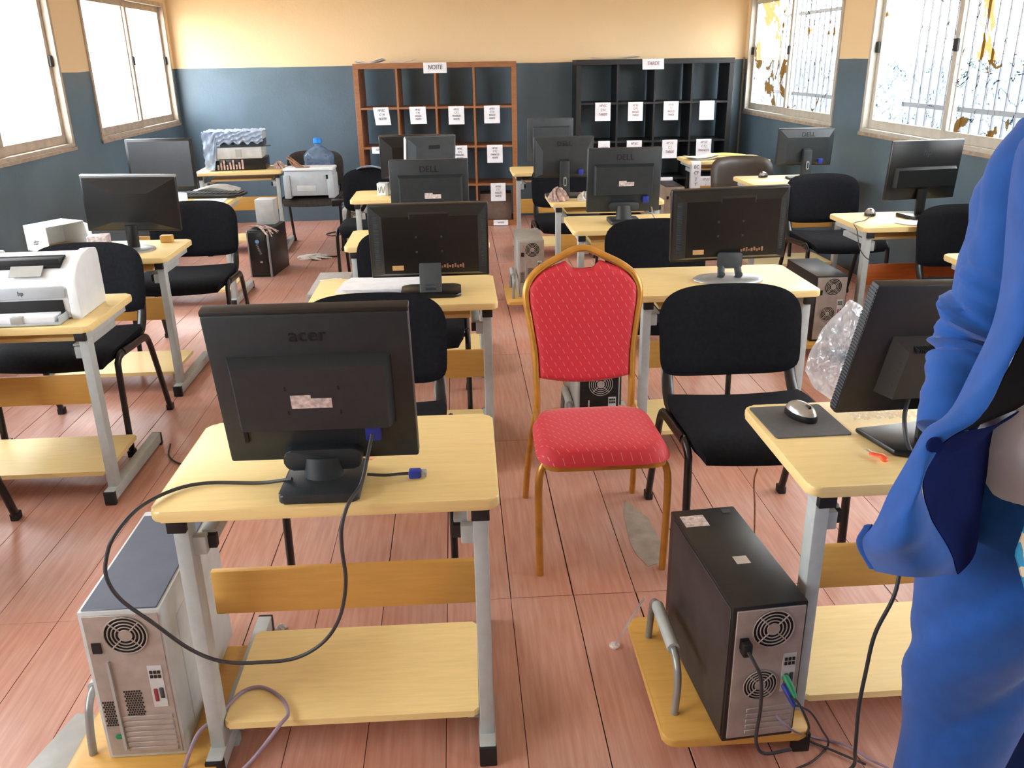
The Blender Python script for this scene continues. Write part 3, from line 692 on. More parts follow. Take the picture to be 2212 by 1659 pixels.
# centre row
m2, p2, X2, yb2, yk2 = monitor('wide black monitor with four screw holes, standing on the papers desk', -0.120, 3.42, 0, 0.475, 0.30, 0.055, 6, body='mon_black', inner=(0.12, 0.09, 0.10, 0.13, 0.038),
    py=0.03, neck='plate', base='wide', base_mat='mon_black', nz=0.14, neck_mat='mon_slate', bulge=(0.34, 0.68, 0.84, 0.93, 0.010, 0.006))
m3, p3, *_ = monitor('charcoal monitor behind the wide black monitor, before the brown bookcase', -0.145, 4.55, 0, 0.41, 0.345, 0.055, 5, bulge=(0.10, 0.93, 0.30, 0.78, 0.03, 0.012), logo='DELL', sticker=(0.54, 0.47, 0.085, 0.022, 0), py=0.06, nz=0.09)
m4, *_ = monitor('black monitor with a sloping back left of the tilted grey one', -0.30, 6.18, 0, 0.46, 0.30, 0.10, 8, body='mon_black', inner=(0.2, 0.2, 0.15, 0.22, 0.06), py=0.05, base='slab')
m5, p5, X5, yb5, yk5 = monitor('grey monitor with a white screen edge, turned sideways before the brown bookcase', -0.170, 5.99, 22, 0.36, 0.31, 0.10, 8, body='mon_slate', inner=(0.16, 0.1, 0.15, 0.16, 0.05), py=0.04, base='slab')
MB().at(X5).box(-0.181, -0.176, -0.02, 0.016, 0.0, 0.30).obj('white_edge', 'white_plastic', p5)
MB().at(X5).box(-0.035, 0.045, yb5 - 0.0015, yb5, 0.235, 0.26).obj('carry_slot', 'dark', p5)
# red-chair row
def wide_black_back(r, p, X, yb_, w, h):
    q = MB().at(X)
    for sx in (-0.05, 0.05):
        for sz in (0.115, 0.175): q.box(sx - 0.004, sx + 0.004, yb_ - 0.0012, yb_, sz, sz + 0.008)
    q.obj('screw_hole', 'mon_slate', p)
    MB().at(X).box(-0.150, -0.105, yb_ - 0.0012, yb_, 0.044, 0.064).obj('yellow_tag', 'cardboard', p)
    q = MB().at(X)
    for k in range(9): q.box(0.045 + k * 0.0105, 0.052 + k * 0.0105, yb_ - 0.003, yb_, 0.050 + 0.003 * (k % 2), 0.060 + 0.004 * (k % 3))
    q.obj('port_row', 'tan', p)
    q = MB().at(X); iw = w * 0.5
    for s in (-1, 1):      # perforated side slopes: fine ribs
        for k in range(26): q.box(s * (iw - 0.034) - 0.012, s * (iw - 0.034) + 0.012, yb_ + 0.012, yb_ + 0.0175, 0.05 + k * 0.0082, 0.0535 + k * 0.0082)
    q.obj('side_ribs', 'mon_slate', p, kind='stuff')
wide_black_back(m2, p2, X2, yb2, 0.475, 0.30)
m6, p6, X6, yb6, yk6 = monitor('wide black monitor on a silver oval foot behind the red chair', 1.115, 3.47, -5, 0.475, 0.305, 0.075, 7, body='mon_black', inner=(0.12, 0.09, 0.10, 0.13, 0.038),
    py=0.03, neck='prongs', base='oval', base_mat='mon_silver', nz=0.10, neck_mat='mon_slate', bulge=(0.40, 0.70, 0.84, 0.93, 0.010, 0.006), roll=-2)
wide_black_back(m6, p6, X6, yb6, 0.475, 0.305)
m7, *_ = monitor('charcoal monitor with a hanging blue plug, behind the black chair of the second row', 0.935, 4.83, 0, 0.415, 0.355, 0.055, 5, bulge=(0.08, 0.90, 0.28, 0.76, 0.03, 0.012), logo='DELL', sticker=(0.52, 0.46, 0.085, 0.022, 0), plug=(0.80, 0.22), py=0.05, nz=0.10)
m8, *_ = monitor('black angular-backed monitor above the crumpled wrapping', 0.720, 5.86, 0, 0.40, 0.27, 0.12, 6, body='mon_grey', inner=(0.14, 0.12, 0.12, 0.30, 0.035), py=0.06, neck='post', base='wide', logo='DELL', logo_z=0.86, plug=(0.78, 0.2))
m9, *_ = monitor('charcoal monitor between the two bookcases, furthest back', 0.80, 7.45, 0, 0.385, 0.345, 0.065, 4, body='mon_slate', bulge=(0.10, 0.92, 0.28, 0.82, 0.025, 0.01), sticker=(0.52, 0.5, 0.08, 0.022, 0), py=0.04, nz=0.10)
# left row
m10, *_ = monitor('wide dark monitor with a silver top edge by the left wall', -1.650, 4.47, 4, 0.455, 0.275, 0.085, 3, body='mon_black', inner=(0.3, 0.3, 0.2, 0.28, 0.04), py=0.04, neck='slim', base='round', base_mat='mon_silver', edge='mon_silver', roll=2, nz=0.12)
m11, *_ = monitor('monitor facing the camera with a blank grey screen, below the left windows', -2.035, 6.20, 180, 0.45, 0.345, 0.06, 2, body='mon_black', inner=(0.2, 0.2, 0.2, 0.2, 0.04), py=-0.03, nz=0.1)
# right wall row
m12, *_ = monitor('dark angular-backed monitor below the far right window', 2.600, 6.42, -3, 0.415, 0.27, 0.095, 5, body='mon_grey', inner=(0.14, 0.12, 0.12, 0.22, 0.035), py=0.06, neck='post', base='wide', logo='DELL', logo_z=0.86, plug=(0.76, 0.17))
m13, *_ = monitor('tall thin black monitor leaning sideways below the near right window', 2.600, 4.72, 8, 0.44, 0.325, 0.10, 4, body='mon_black', t=0.022, bulge=(0.08, 0.95, 0.22, 0.56, 0.025, 0.012), logo='hp', logo_z=0.80, py=0.03, neck='slim', base='slab', nz=0.16)
m14, p14, X14, yb14, yk14 = monitor('big brown-black monitor close to the man in the blue suit', 1.100, 1.80, 8, 0.47, 0.335, 0.078, 13, body='mon_brown', t=0.030, bulge=(0.17, 1.0, 0.18, 0.62, 0.045, 0.02), py=0.05, neck='slim', base='wedge', base_mat='mon_black', nz=0.12, roll=3)
q = MB().at(X14)
for k in range(40): q.box(-0.235 - 0.0012, -0.235, -0.012, 0.012, 0.012 + k * 0.0079, 0.0165 + k * 0.0079)
q.obj('ribbed_edge', 'mon_slate', p14, kind='stuff')
q = MB().at(X14)
for k in range(60): q.box(-0.115 + k * 0.0056, -0.112 + k * 0.0056, yk14 - 0.0002, yk14 + 0.030, 0.188, 0.196)
q.obj('vent_slots', 'dark', p14, kind='stuff')
q = MB().at(X14)
for k in range(5): q.box(-0.140, -0.128, yk14 + 0.01, yk14 + 0.025, 0.075 + k * 0.02, 0.078 + k * 0.02)
q.obj('side_vents', 'dark', p14)

# ================================================================== computer towers
def fan(mb, cx, cz, rad, y):
    for k in range(5):
        r = rad * (0.30 + 0.175 * k)
        mb.tube([(cx + r * math.cos(a), y, cz + r * math.sin(a)) for a in (2 * math.pi * i / 24 for i in range(24))], 0.0016, 5, closed=True)
    for a in (45, 135, 225, 315):
        mb.tube([(cx + rad * .3 * math.cos(R(a)), y, cz + rad * .3 * math.sin(R(a))), (cx + rad * math.cos(R(a)), y, cz + rad * math.sin(R(a)))], 0.0018, 5)
    mb.prism([(cx + rad * .3 * math.cos(a), cz + rad * .3 * math.sin(a)) for a in (2 * math.pi * i / 16 for i in range(16))], y - 0.001, y + 0.001, 'y')
def tower(label, x, y, z, rz=0, w=0.18, d=0.45, h=0.37, case='case_grey', top=None, side=None, back='case_back', detail=1, second_fan=False):
    t = empty('computer_tower', (x, y, z), rz); tag(t, label, 'computer')
    MB().box(-w/2, w/2, -d/2, d/2, 0, h, 0.004).obj('case', case, t)
    if top: MB().box(-w/2 + 0.008, w/2 - 0.008, -d/2 + 0.004, d/2 - 0.03, h, h + 0.003, 0.0012, 1).obj('top_panel', top, t)
    if side:
        for s in (-1, 1): MB().box(s*w/2 - 0.003, s*w/2 + 0.003, -d/2 + 0.006, d/2 - 0.035, 0.012, h - 0.008, 0.0015, 1).obj('side_panel', side, t)
    yb_ = -d/2
    MB().box(-w/2 + 0.010, w/2 - 0.006, yb_ - 0.004, yb_ + 0.002, 0.012, h - 0.010, 0.001, 1).obj('back_plate', back, t)
    fc = (0.008, h - 0.062); rad = 0.048
    MB().prism([(fc[0] + rad * math.cos(a), fc[1] + rad * math.sin(a)) for a in (2*math.pi*i/28 for i in range(28))], yb_ - 0.0055, yb_ - 0.003, 'y').obj('fan_recess', 'dark', t)
    mb = MB(); fan(mb, fc[0], fc[1], rad, yb_ - 0.007); mb.obj('fan_grille', 'case_back', t)
    MB().box(-w/2 + 0.020, -w/2 + 0.040, yb_ - 0.008, yb_ - 0.002, fc[1] - 0.045, fc[1] - 0.018).obj('power_socket', 'rubber', t)
    if detail:
        if second_fan:
            c2 = (-0.010, h * 0.43)
            MB().prism([(c2[0] + .04 * math.cos(a), c2[1] + .04 * math.sin(a)) for a in (2*math.pi*i/24 for i in range(24))], yb_ - 0.0055, yb_ - 0.003, 'y').obj('fan_recess', 'dark', t)
            mb = MB(); fan(mb, c2[0], c2[1], 0.04, yb_ - 0.007); mb.obj('fan_grille', 'case_back', t)
        else:
            MB().box(-w/2 + 0.044, -w/2 + 0.050, yb_ - 0.010, yb_ - 0.003, 0.03, h - 0.13).obj('frame_rib', 'case_grey', t)
            for (a, b, c_, e) in ((-w/2 + 0.014, -w/2 + 0.040, 0.10, 0.17), (-0.024, 0.016, 0.115, 0.20)):
                q = MB(); i = 0; zz = c_
                while zz < e:
                    xx = a + (0.003 if i % 2 else 0)
                    while xx < b: q.box(xx, xx + 0.0034, yb_ - 0.0052, yb_ - 0.003, zz, zz + 0.0044); xx += 0.0058
                    zz += 0.0066; i += 1
                q.obj('vent_mesh', 'dark', t, kind='stuff')
        pp = MB().box(0.040, 0.072, yb_ - 0.0055, yb_ - 0.003, h * 0.36, h * 0.64).obj('port_panel', 'case_light', t)
        q = MB()
        for i in range(3):
            for j in range(2): q.box(0.044 + i * 0.009, 0.050 + i * 0.009, yb_ - 0.0075, yb_ - 0.005, h * 0.56 + j * 0.012, h * 0.56 + 0.008 + j * 0.012)
        q.obj('usb_ports', 'rubber', pp)
        MB().box(0.046, 0.054, yb_ - 0.008, yb_ - 0.005, h * 0.40, h * 0.40 + 0.036, 0.002).obj('printer_port', mat_red, pp)
        MB().box(0.059, 0.068, yb_ - 0.008, yb_ - 0.005, h * 0.42, h * 0.42 + 0.03, 0.002).obj('video_port', 'mon_slate', pp)
        for k in range(5 if second_fan else 7):
            MB().box(-w/2 + 0.052, w/2 - 0.014, yb_ - 0.0065, yb_ - 0.003, 0.022 + k * 0.0155, 0.033 + k * 0.0155, 0.001, 1).obj('slot_cover', back, t)
    return t
mat_red = mat('red_port_plastic', (150, 50, 60), 0.5)
ZS = 0.087
t1 = tower('grey computer tower with slate-blue top beside the foremost desk', -0.792, 1.895, 0.047, 0, 0.182, 0.46, 0.415, 'case_light', 'case_top', None)
MB().box(0.086, 0.094, -0.15, 0.20, 0.02, 0.34, 0.004).obj('side_cover', 'case_light', t1)
MB().box(-0.062, -0.048, -0.2375, -0.2335, 0.062, 0.074, 0.003).obj('green_audio_socket', 'green_plug', t1)
t2 = tower('black computer tower with pale stickers beside the man in the blue suit', 0.642, 1.782, ZS, 4.5, 0.176, 0.44, 0.375, 'case_black', None, 'case_side', second_fan=True)
MB().box(-0.075, -0.012, 0.13, 0.185, 0.375, 0.3758).obj('large_sticker', 'sticker', t2)
MB().box(-0.012, 0.022, -0.055, -0.022, 0.375, 0.3758).obj('small_sticker', 'paper_old', t2)
MB().box(0.045, 0.068, 0.185, 0.205, 0.375, 0.3756).obj('corner_sticker', 'mon_slate', t2)
q = MB().tube(spline([(-0.055, -0.23, 0.272), (-0.050, -0.262, 0.262), (-0.036, -0.275, 0.225), (-0.030, -0.275, 0.14), (-0.030, -0.27, 0.05), (-0.01, -0.275, 0.012), (0.06, -0.268, 0.006)], 6), 0.0042, 8)
tag(q.obj('mains_cable', 'cable', None, loc=(0.642, 1.777, ZS), rot=(0, 0, R(4.5))), 'thick black power lead plugged into the black tower', 'cable')
MB().box(-0.066, -0.044, -0.245, -0.215, 0.256, 0.290, 0.004).obj('power_plug', 'rubber', t2)
for (zz, m_) in ((0.178, 'green_plug'), (0.152, 'blue_plug')):
    MB().tube([(0.050, -0.222, zz), (0.054, -0.250, zz - 0.012), (0.058, -0.268, zz - 0.028)], [0.008, 0.008, 0.004], 9).obj('round_plug', m_, t2)
tower('grey computer tower standing alone at the aisle left of the crumpled wrapping desk', 0.475, 5.86, ZS, 0, 0.175, 0.44, 0.385, 'case_grey')
tower('dark grey computer tower in the shadow below the mouse desk at right', 2.035, 4.70, ZS, 0, 0.18, 0.44, 0.375, 'case_black', None, None, second_fan=True)
tower('grey computer tower hidden behind the red chair', 0.545, 3.46, ZS, 0, 0.175, 0.44, 0.33, 'case_grey', None, None, back='case_black')
t6 = tower('beige computer tower seen past the edge of the silver-footed monitor', 1.940, 7.90, ZS, 0, 0.18, 0.44, 0.42, mat('beige_case', (168, 154, 140), 0.5), 'case_black', None, back=bpy.data.materials['beige_case'], detail=0)
tower('low grey computer tower with papers on it in the centre aisle', -0.715, 4.68, ZS, 0, 0.19, 0.50, 0.375, 'case_grey', None, None)
t8 = tower('grey computer tower with dangling cables in front of the brown bookcase', -0.865, 7.40, 0.0, 0, 0.18, 0.42, 0.46, 'case_grey')
# the black tower showing its front
t9 = empty('computer_tower', (-1.555, 7.045, 0), -7); tag(t9, 'black computer tower showing its front, topped with pink strips', 'computer')
MB().box(-0.09, 0.09, -0.20, 0.22, 0, 0.37, 0.005).obj('case', 'case_black', t9)
MB().box(-0.082, 0.066, -0.214, -0.198, 0.008, 0.362, 0.006).obj('front_bezel', 'mon_black', t9)
MB().box(0.068, 0.084, -0.216, -0.198, 0.0, 0.368, 0.004).obj('silver_edge', 'mon_silver', t9)
MB().box(-0.092, -0.080, -0.216, -0.198, 0.0, 0.368, 0.004).obj('silver_edge', 'mon_silver', t9)
MB().prism([(0.016 * math.cos(a) - 0.01, 0.285 + 0.016 * math.sin(a)) for a in (2*math.pi*i/18 for i in range(18))], -0.2155, -0.213, 'y').obj('logo_disc', 'label_blue', t9)
text('invent', 0.035, 'mon_silver', t9, (0.0, -0.2155, 0.225), (R(90), R(70), 0), 'lettering')
MB().box(-0.002, 0.016, -0.2155, -0.213, 0.115, 0.128).obj('badge', 'sticker', t9)
# stuff on top of the black tower
g = MB()
for k in range(9):
    a = random.uniform(-1, 1); b = random.uniform(-0.05, 0.05)
    g.tube(spline([(b - 0.06, -0.02 + 0.02 * a, 0.006), (b + 0.0, -0.10 + 0.03 * a, 0.02 + 0.01 * abs(a)), (b + 0.06 + 0.02 * a, -0.16, 0.008 + 0.01 * k / 9), (b + 0.13 + 0.03 * a, -0.20 - 0.012 * k, 0.014 - 0.006 * k)], 4), 0.006, 5, oval=0.3)
tag(g.obj('packing_strips', 'pink', None, loc=(-1.58, 7.03, 0.374)), 'tangle of pink packing strips on the black tower', 'strips')
bx = MB().box(-0.075, 0.075, -0.065, 0.065, 0, 0.20, 0.004).obj('power_supply_box', 'case_light', None, loc=(-1.560, 7.33, 0.26), rot=(0, 0, R(-4))); bx.location.z = 0.371; bx.location.y = 7.17
tag(bx, 'light grey metal box standing on the black tower', 'box')

# ================================================================== bookcases and their papers
def bookcase(label, x, y, rz, m):
    b = empty('bookcase', (x, y, 0), rz); tag(b, label, 'bookcase', 'square cube bookcases')
    S, dp, o, i_ = 1.58, 0.41, 0.050, 0.019
    MB().box(0, S, 0, dp, S - o, S, 0.002, 1).obj('top_board', m, b); MB().box(0, S, 0, dp, 0, o, 0.002, 1).obj('bottom_board', m, b)
    for xx in (0, S - o): MB().box(xx, xx + o, 0, dp, o, S - o, 0.002, 1).obj('side_board', m, b)
    cell = (S - 2 * o - 3 * i_) / 4
    for k in range(3):
        a = o + cell * (k + 1) + i_ * k
        MB().box(a, a + i_, 0.002, dp - 0.002, o, S - o).obj('upright', m, b)
    for j in range(3):
        zz = o + cell * (j + 1) + i_ * j
        for k in range(4):
            a = o + (cell + i_) * k; MB().box(a, a + cell, 0.002, dp - 0.002, zz, zz + i_).obj('shelf', m, b)
    return b, cell
BR = (-0.965, 8.895, -3.1); BK = (1.222, 8.985, -1.7)
b1, cell = bookcase('brown wooden cube bookcase with open square compartments', *BR, 'brown_shelf')
b2, _ = bookcase('black cube bookcase with open square compartments', *BK, 'black_shelf')
def note(case, u, z, w, h, lines, label, ink='ink', rot=0.0, dx=0.0, curl=0.012, top=0.03, sz=0.036, group='handwritten notes hung on the bookcases'):
    """paper folded over a shelf edge: u = distance along the case front, z = shelf top"""
    cx, cy, a = case; a = R(a)
    root = empty('paper_note', (cx + u * math.cos(a), cy + u * math.sin(a), z + 0.0012), case[2]); tag(root, label, 'note', group)
    def f(uu, v):
        s_ = v * (h + top); x_ = (uu - 0.5) * w
        if s_ < top: return (x_, (top - s_) - 0.003, 0.0008)
        d = s_ - top
        return (x_ + math.tan(R(rot)) * d, -0.004 - 0.002 - curl * (d / h) ** 2 * math.sin(uu * 2 + 0.6), -d)
    MB().sheet(f, 6, 14, 0.0006).obj('sheet', 'paper', root, ang=60)
    n_ = len(lines)
    for i, t_ in enumerate(lines):
        dz = h * (0.17 + 0.72 * (i + (0.0 if n_ > 1 else 0.4)) / max(1, n_))
        text(t_, min(sz, 0.70 * h / n_ * 0.86), ink, root, (math.tan(R(rot)) * dz, -0.0085 - curl * (dz / h) ** 2, -dz), (R(90), 0, 0), 'handwriting', 0.0004, 0.15, 0.8)
    return root
sh = [0.050 + cell * (j + 1) + 0.019 * (j + 1) for j in range(3)]        # shelf tops
NT = 1.58
note(BR, 0.795, NT, 0.225, 0.098, ['NOITE'], 'wide white note reading NOITE on the brown bookcase top', sz=0.062, curl=0.004)
note(BR, 0.245, sh[2], 0.150, 0.165, ['10ª EC', 'C  H', 'NOITE'], 'slanted white note in the top left of the brown bookcase', rot=7)
note(BR, 0.605, sh[2], 0.160, 0.160, ['10ª EC', 'C P J', 'INGLES', 'NOITE'], 'white note second from left on the upper shelf of the brown bookcase', rot=3)
note(BR, 0.985, sh[2], 0.155, 0.170, ['10ª EC', 'C F J', 'FRANCES', 'NOITE'], 'white note third from left on the upper shelf of the brown bookcase')
note(BR, 1.335, sh[2], 0.155, 0.165, ['10ª EC', 'C F A', 'INGLES', 'NOITE'], 'white note at the right end of the upper shelf of the brown bookcase')
note(BR, 0.205, sh[1], 0.150, 0.060, ['10ª EC'], 'short curled note on the left of the middle shelf, beside the sloping monitor', rot=6, curl=0.03)
note(BR, 1.005, sh[1], 0.150, 0.170, ['10ª EC', 'C F J', 'FRANCES', 'NOITE'], 'white note half hidden by the grey sideways monitor')
note(BR, 1.355, sh[1], 0.155, 0.170, ['10ª EC', 'C F J', 'FRANCES', 'NOITE'], 'white note on the right of the middle shelf of the brown bookcase')
note(BR, 1.380, sh[0], 0.150, 0.175, ['10ª EC', 'C F J', 'INGLES', 'NOITE'], 'greyish note on the lowest shelf of the brown bookcase', sz=0.036)
note(BR, 1.40, 0.05, 0.150, 0.045, ['NOITE'], 'short note at the floor of the brown bookcase', curl=0.02)
note(BK, 0.760, NT, 0.215, 0.100, ['TARDE'], 'wide white note reading TARDE on the black bookcase top', 'ink_red', sz=0.05, rot=2)
note(BK, 0.270, sh[2], 0.155, 0.175, ['10ª EC', 'C H', 'TARDE'], 'white note at the left of the upper shelf of the black bookcase', 'ink_red')
note(BK, 0.600, sh[2], 0.150, 0.180, ['10ª EC', 'C P J', 'INGLES', 'TARDE'], 'white note second from left on the upper shelf of the black bookcase', 'ink_red')
note(BK, 0.960, sh[2], 0.150, 0.180, ['10ª EC', 'F J', 'INGLES', 'TARDE'], 'white note third from left on the upper shelf of the black bookcase', 'ink_red')
note(BK, 1.325, sh[2], 0.150, 0.185, [], 'blank bright white sheet at the right of the black bookcase')
note(BK, 0.290, sh[1], 0.120, 0.150, ['10ª EC'], 'white note just right of the angular-backed monitor, top strip visible', 'ink_red')
note(BK, 0.600, sh[1], 0.155, 0.165, ['10ª EC', 'C F J'], 'white note peeking over the charcoal monitor with the blue plug', 'ink_red')
note(BK, 0.965, sh[1], 0.155, 0.180, ['10ª EC', 'C J', 'TARDE'], 'grey-white note third from left on the middle shelf of the black bookcase', 'ink_red')
note(BK, 1.315, sh[1], 0.155, 0.165, ['10ª EC', 'C F J', 'FRANCES'], 'pinkish white note above the yellow folder', 'ink_red')
note(BK, 0.93, sh[0], 0.165, 0.170, ['10ª EC'], 'pinkish note low on the black bookcase beside the beige tower', 'ink_red')
note(BK, 1.36, sh[0], 0.150, 0.160, ['10ª EC', 'J'], 'pinkish note low on the black bookcase behind the yellow folder desk', 'ink_red')
def pile(name, label, x, y, z, w, d, n, m, rz=0.0, th=0.004, cat='papers', lift=0.0):
    r = empty(name, (x, y, z), rz); tag(r, label, cat)
    for k in range(n):
        a = random.uniform(-6, 6); ox, oy = random.uniform(-.02, .02), random.uniform(-.01, .01)
        MB().sheet(lambda u, v: ((u - .5) * w + ox, (v - .5) * d + oy, k * th + lift * (abs(u - 0.4) * 1.6) ** 2.2), 10, 4, 0.0012).obj('sheet', m, r, ang=60, rot=(0, 0, R(a)))
    return r
pile('paper_pile', 'curled papers lying on the left end of the brown bookcase top', -0.80, 8.99, 1.581, 0.27, 0.20, 4, 'paper', -4, 0.006, lift=0.03)
pile('paper_pile', 'curled papers lying left of the NOITE note on the brown bookcase', -0.49, 9.00, 1.581, 0.24, 0.20, 3, 'paper', 3, 0.005, lift=0.03)
pile('paper_pile', 'thin papers lying along the black bookcase top', 1.62, 9.14, 1.581, 0.46, 0.22, 5, 'paper_old', 2, 0.005, lift=0.012)
MB_box = MB().box(-0.16, 0.16, -0.12, 0.12, 0, 0.26, 0.003).obj('storage_box', mat('taupe_box', (122, 104, 94), 0.7), None, loc=(0.396, 9.02, 0.052), rot=(0, 0, R(-3)))
tag(MB_box, 'taupe box in the lowest right compartment of the brown bookcase', 'box')

# ================================================================== printers
pr = empty('laser_printer', (-1.600, 3.29, TT + 0.001), 2); pr.scale = (1, 1, 1.06); tag(pr, 'white laser printer with paper in its tray on the left desk', 'printer')
# body profile in (y,z): front to -y, curved top
prof = [(-0.125, 0.004), (0.115, 0.004), (0.125, 0.03), (0.122, 0.165), (0.105, 0.198), (0.05, 0.205), (-0.03, 0.185), (-0.085, 0.155), (-0.118, 0.125), (-0.128, 0.10), (-0.130, 0.085)]
MB().prism(prof, -0.150, 0.150, 'x', 0.006).obj('body', 'white_plastic', pr, ang=30)
for s in (-1, 1):
    MB().prism([(-0.134, 0.0), (0.118, 0.0), (0.128, 0.03), (0.128, 0.185), (0.118, 0.205), (0.05, 0.214), (-0.02, 0.206), (-0.08, 0.184), (-0.118, 0.152), (-0.134, 0.118)], min(s * 0.150, s * 0.190), max(s * 0.150, s * 0.190), 'x', 0.007, 3).obj('side_cheek', 'white_plastic', pr, ang=30)
MB().box(-0.115, 0.115, -0.062, 0.004, 0.165, 0.1995, 0.002).obj('output_slot', 'dark', pr, rot=(R(0), 0, 0)).location.z = -0.010 + 0.010
MB().prism([(-0.066, 0.170), (0.002, 0.197), (0.0, 0.203), (-0.07, 0.176)], -0.118, 0.118, 'x').obj('output_tray', 'dark', pr)
MB().prism([(-0.105, 0.148), (-0.066, 0.176), (-0.068, 0.180), (-0.109, 0.151)], -0.055, 0.06, 'x').obj('paper_stop', 'case_grey', pr)
MB().box(-0.142, 0.142, -0.138, -0.128, 0.078, 0.118, 0.003).obj('front_strip', 'grey_plastic', pr)
MB().box(-0.130, 0.130, -0.137, -0.10, 0.010, 0.070, 0.002).obj('tray_opening', 'dark', pr)
tr = MB().box(-0.138, 0.138, -0.215, -0.08, 0.002, 0.010, 0.002).box(-0.138, -0.132, -0.205, -0.10, 0.008, 0.028).box(0.132, 0.138, -0.205, -0.10, 0.008, 0.028).obj('paper_tray', 'grey_plastic', pr)
MB().box(-0.108, 0.118, -0.208, -0.09, 0.010, 0.030, 0.002).obj('paper_stack', 'paper', tr)
MB().box(-0.03, 0.012, -0.217, -0.195, 0.010, 0.034, 0.002).obj('paper_guide', 'case_grey', tr)
text('hp', 0.022, 'mon_slate', pr, (-0.01, -0.1387, 0.098), (R(90), 0, 0), 'logo')

wp = empty('wrapped_printer', (-1.925, 7.99, TT + 0.001), 4); tag(wp, 'large inkjet printer half covered in printed plastic wrap on the back desk', 'printer')
MB().box(-0.20, 0.24, -0.13, 0.15, 0.0, 0.10, 0.006).obj('base', 'mon_black', wp)
MB().box(-0.21, 0.22, -0.16, 0.15, 0.10, 0.195, 0.006).obj('front_cover', mat('pale_grey_plastic', (196, 196, 194), 0.45), wp)
MB().box(0.0, 0.05, -0.1625, -0.159, 0.115, 0.180).obj('screen_window', 'case_grey', wp)
MB().box(-0.13, 0.23, -0.12, 0.15, 0.195, 0.25, 0.004).obj('slot_section', 'mon_slate', wp)
MB().box(-0.24, 0.23, -0.14, 0.15, 0.25, 0.315, 0.008).obj('lid', 'case_light', wp)
MB().box(0.10, 0.29, -0.13, -0.02, 0.195, 0.200).obj('output_flap', 'mon_slate', wp)
def wrap_front(u, v):
    x = -0.262 + 0.505 * u; lo = 0.012 if u < 0.16 else (0.012 + 0.22 * min(1, (u - 0.16) / 0.05) + 0.012 * math.sin(u * 40))
    return (x + 0.004 * math.sin(v * 37), -0.172 - 0.010 * math.sin(u * 29 + v * 17) - 0.006 * math.cos(u * 61 - v * 8), 0.330 + (lo - 0.330) * v)
MB().sheet(wrap_front, 46, 22, 0.0008).sheet(lambda u, v: (-0.265 + 0.508 * u + 0.004 * math.sin(v * 30), -0.176 + v * 0.335, 0.327 + 0.008 * math.sin(u * 43 + v * 19)), 30, 12, 0.0008).sheet(lambda u, v: (-0.262 - 0.008 * math.sin(u * 31 + v * 13), -0.170 + u * 0.32, 0.328 - v * 0.31), 16, 20, 0.0008).obj('plastic_wrap', 'wrap', wp, ang=80)
q = MB()
for k, (mm) in enumerate(range(9)): q.box(-0.17 + k * 0.026, -0.155 + k * 0.026, -0.15, -0.132, 0.01, 0.05 + 0.02 * (k % 3))
q.obj('cartridges', 'pink', wp)
gp = empty('grey_printer', (-1.285, 7.83, 0.486), -2); tag(gp, 'grey printer resting on the dark chair in the back', 'printer')
MB().box(-0.21, 0.21, -0.12, 0.10, 0.02, 0.235, 0.012).obj('body', 'grey_plastic', gp)
MB().box(-0.215, 0.215, -0.13, 0.105, 0.235, 0.258, 0.006).obj('lid', 'white_plastic', gp)
for s in (-1, 1): MB().box(s * 0.19 - 0.028, s * 0.19 + 0.028, -0.135, 0.09, 0.0, 0.20, 0.006).obj('foot', 'grey_plastic', gp)
MB().box(0.155, 0.172, -0.1375, -0.134, 0.165, 0.20).obj('button_slot', 'dark', gp)
MB().box(-0.11, 0.06, -0.1215, -0.119, 0.06, 0.115, 0.004).obj('embossed_panel', 'case_light', gp)
q = MB()
for k in range(7): q.tube(spline([(-0.14 + 0.01 * k, -0.06, 0.002), (-0.16 + 0.03 * math.sin(k), -0.09, 0.05 + 0.008 * k), (-0.11 + 0.012 * k, -0.12, 0.004), (-0.05 + 0.01 * k, -0.11, 0.003), (0.0, -0.09, 0.004)], 5), 0.004, 5)
tag(q.obj('cable_bundle', 'tan', None, loc=(-1.285, 7.85, 0.747)), 'bundle of tan ribbon cables on the grey printer', 'cable')
jg = empty('water_jug', (-1.245, 8.115, 0.484), 0); jg.scale = (1.06, 1.0, 1.06); tag(jg, 'big clear blue water bottle with a blue cap on the back chair', 'bottle')
MB().lathe([(0.105, 0.0), (0.125, 0.012), (0.128, 0.05), (0.122, 0.075), (0.128, 0.10), (0.128, 0.17), (0.122, 0.185), (0.130, 0.205), (0.130, 0.24)], 28).obj('lower_body', 'jug_water', jg, ang=60)
MB().lathe([(0.130, 0.24), (0.122, 0.255), (0.130, 0.275), (0.128, 0.31), (0.10, 0.345), (0.055, 0.375), (0.030, 0.385), (0.027, 0.42)], 28).obj('upper_body', 'jug', jg, ang=60)
MB().lathe([(0.030, 0.405), (0.037, 0.41), (0.036, 0.445), (0.026, 0.452)], 20).obj('cap', 'cap_blue', jg, ang=50)
MB().sheet(lambda u, v: (0.1325 * math.cos(R(-75 + 70 * u)), 0.1325 * math.sin(R(-75 + 70 * u)), 0.10 + v * 0.13), 8, 2, 0.001).obj('label', 'label_blue', jg)
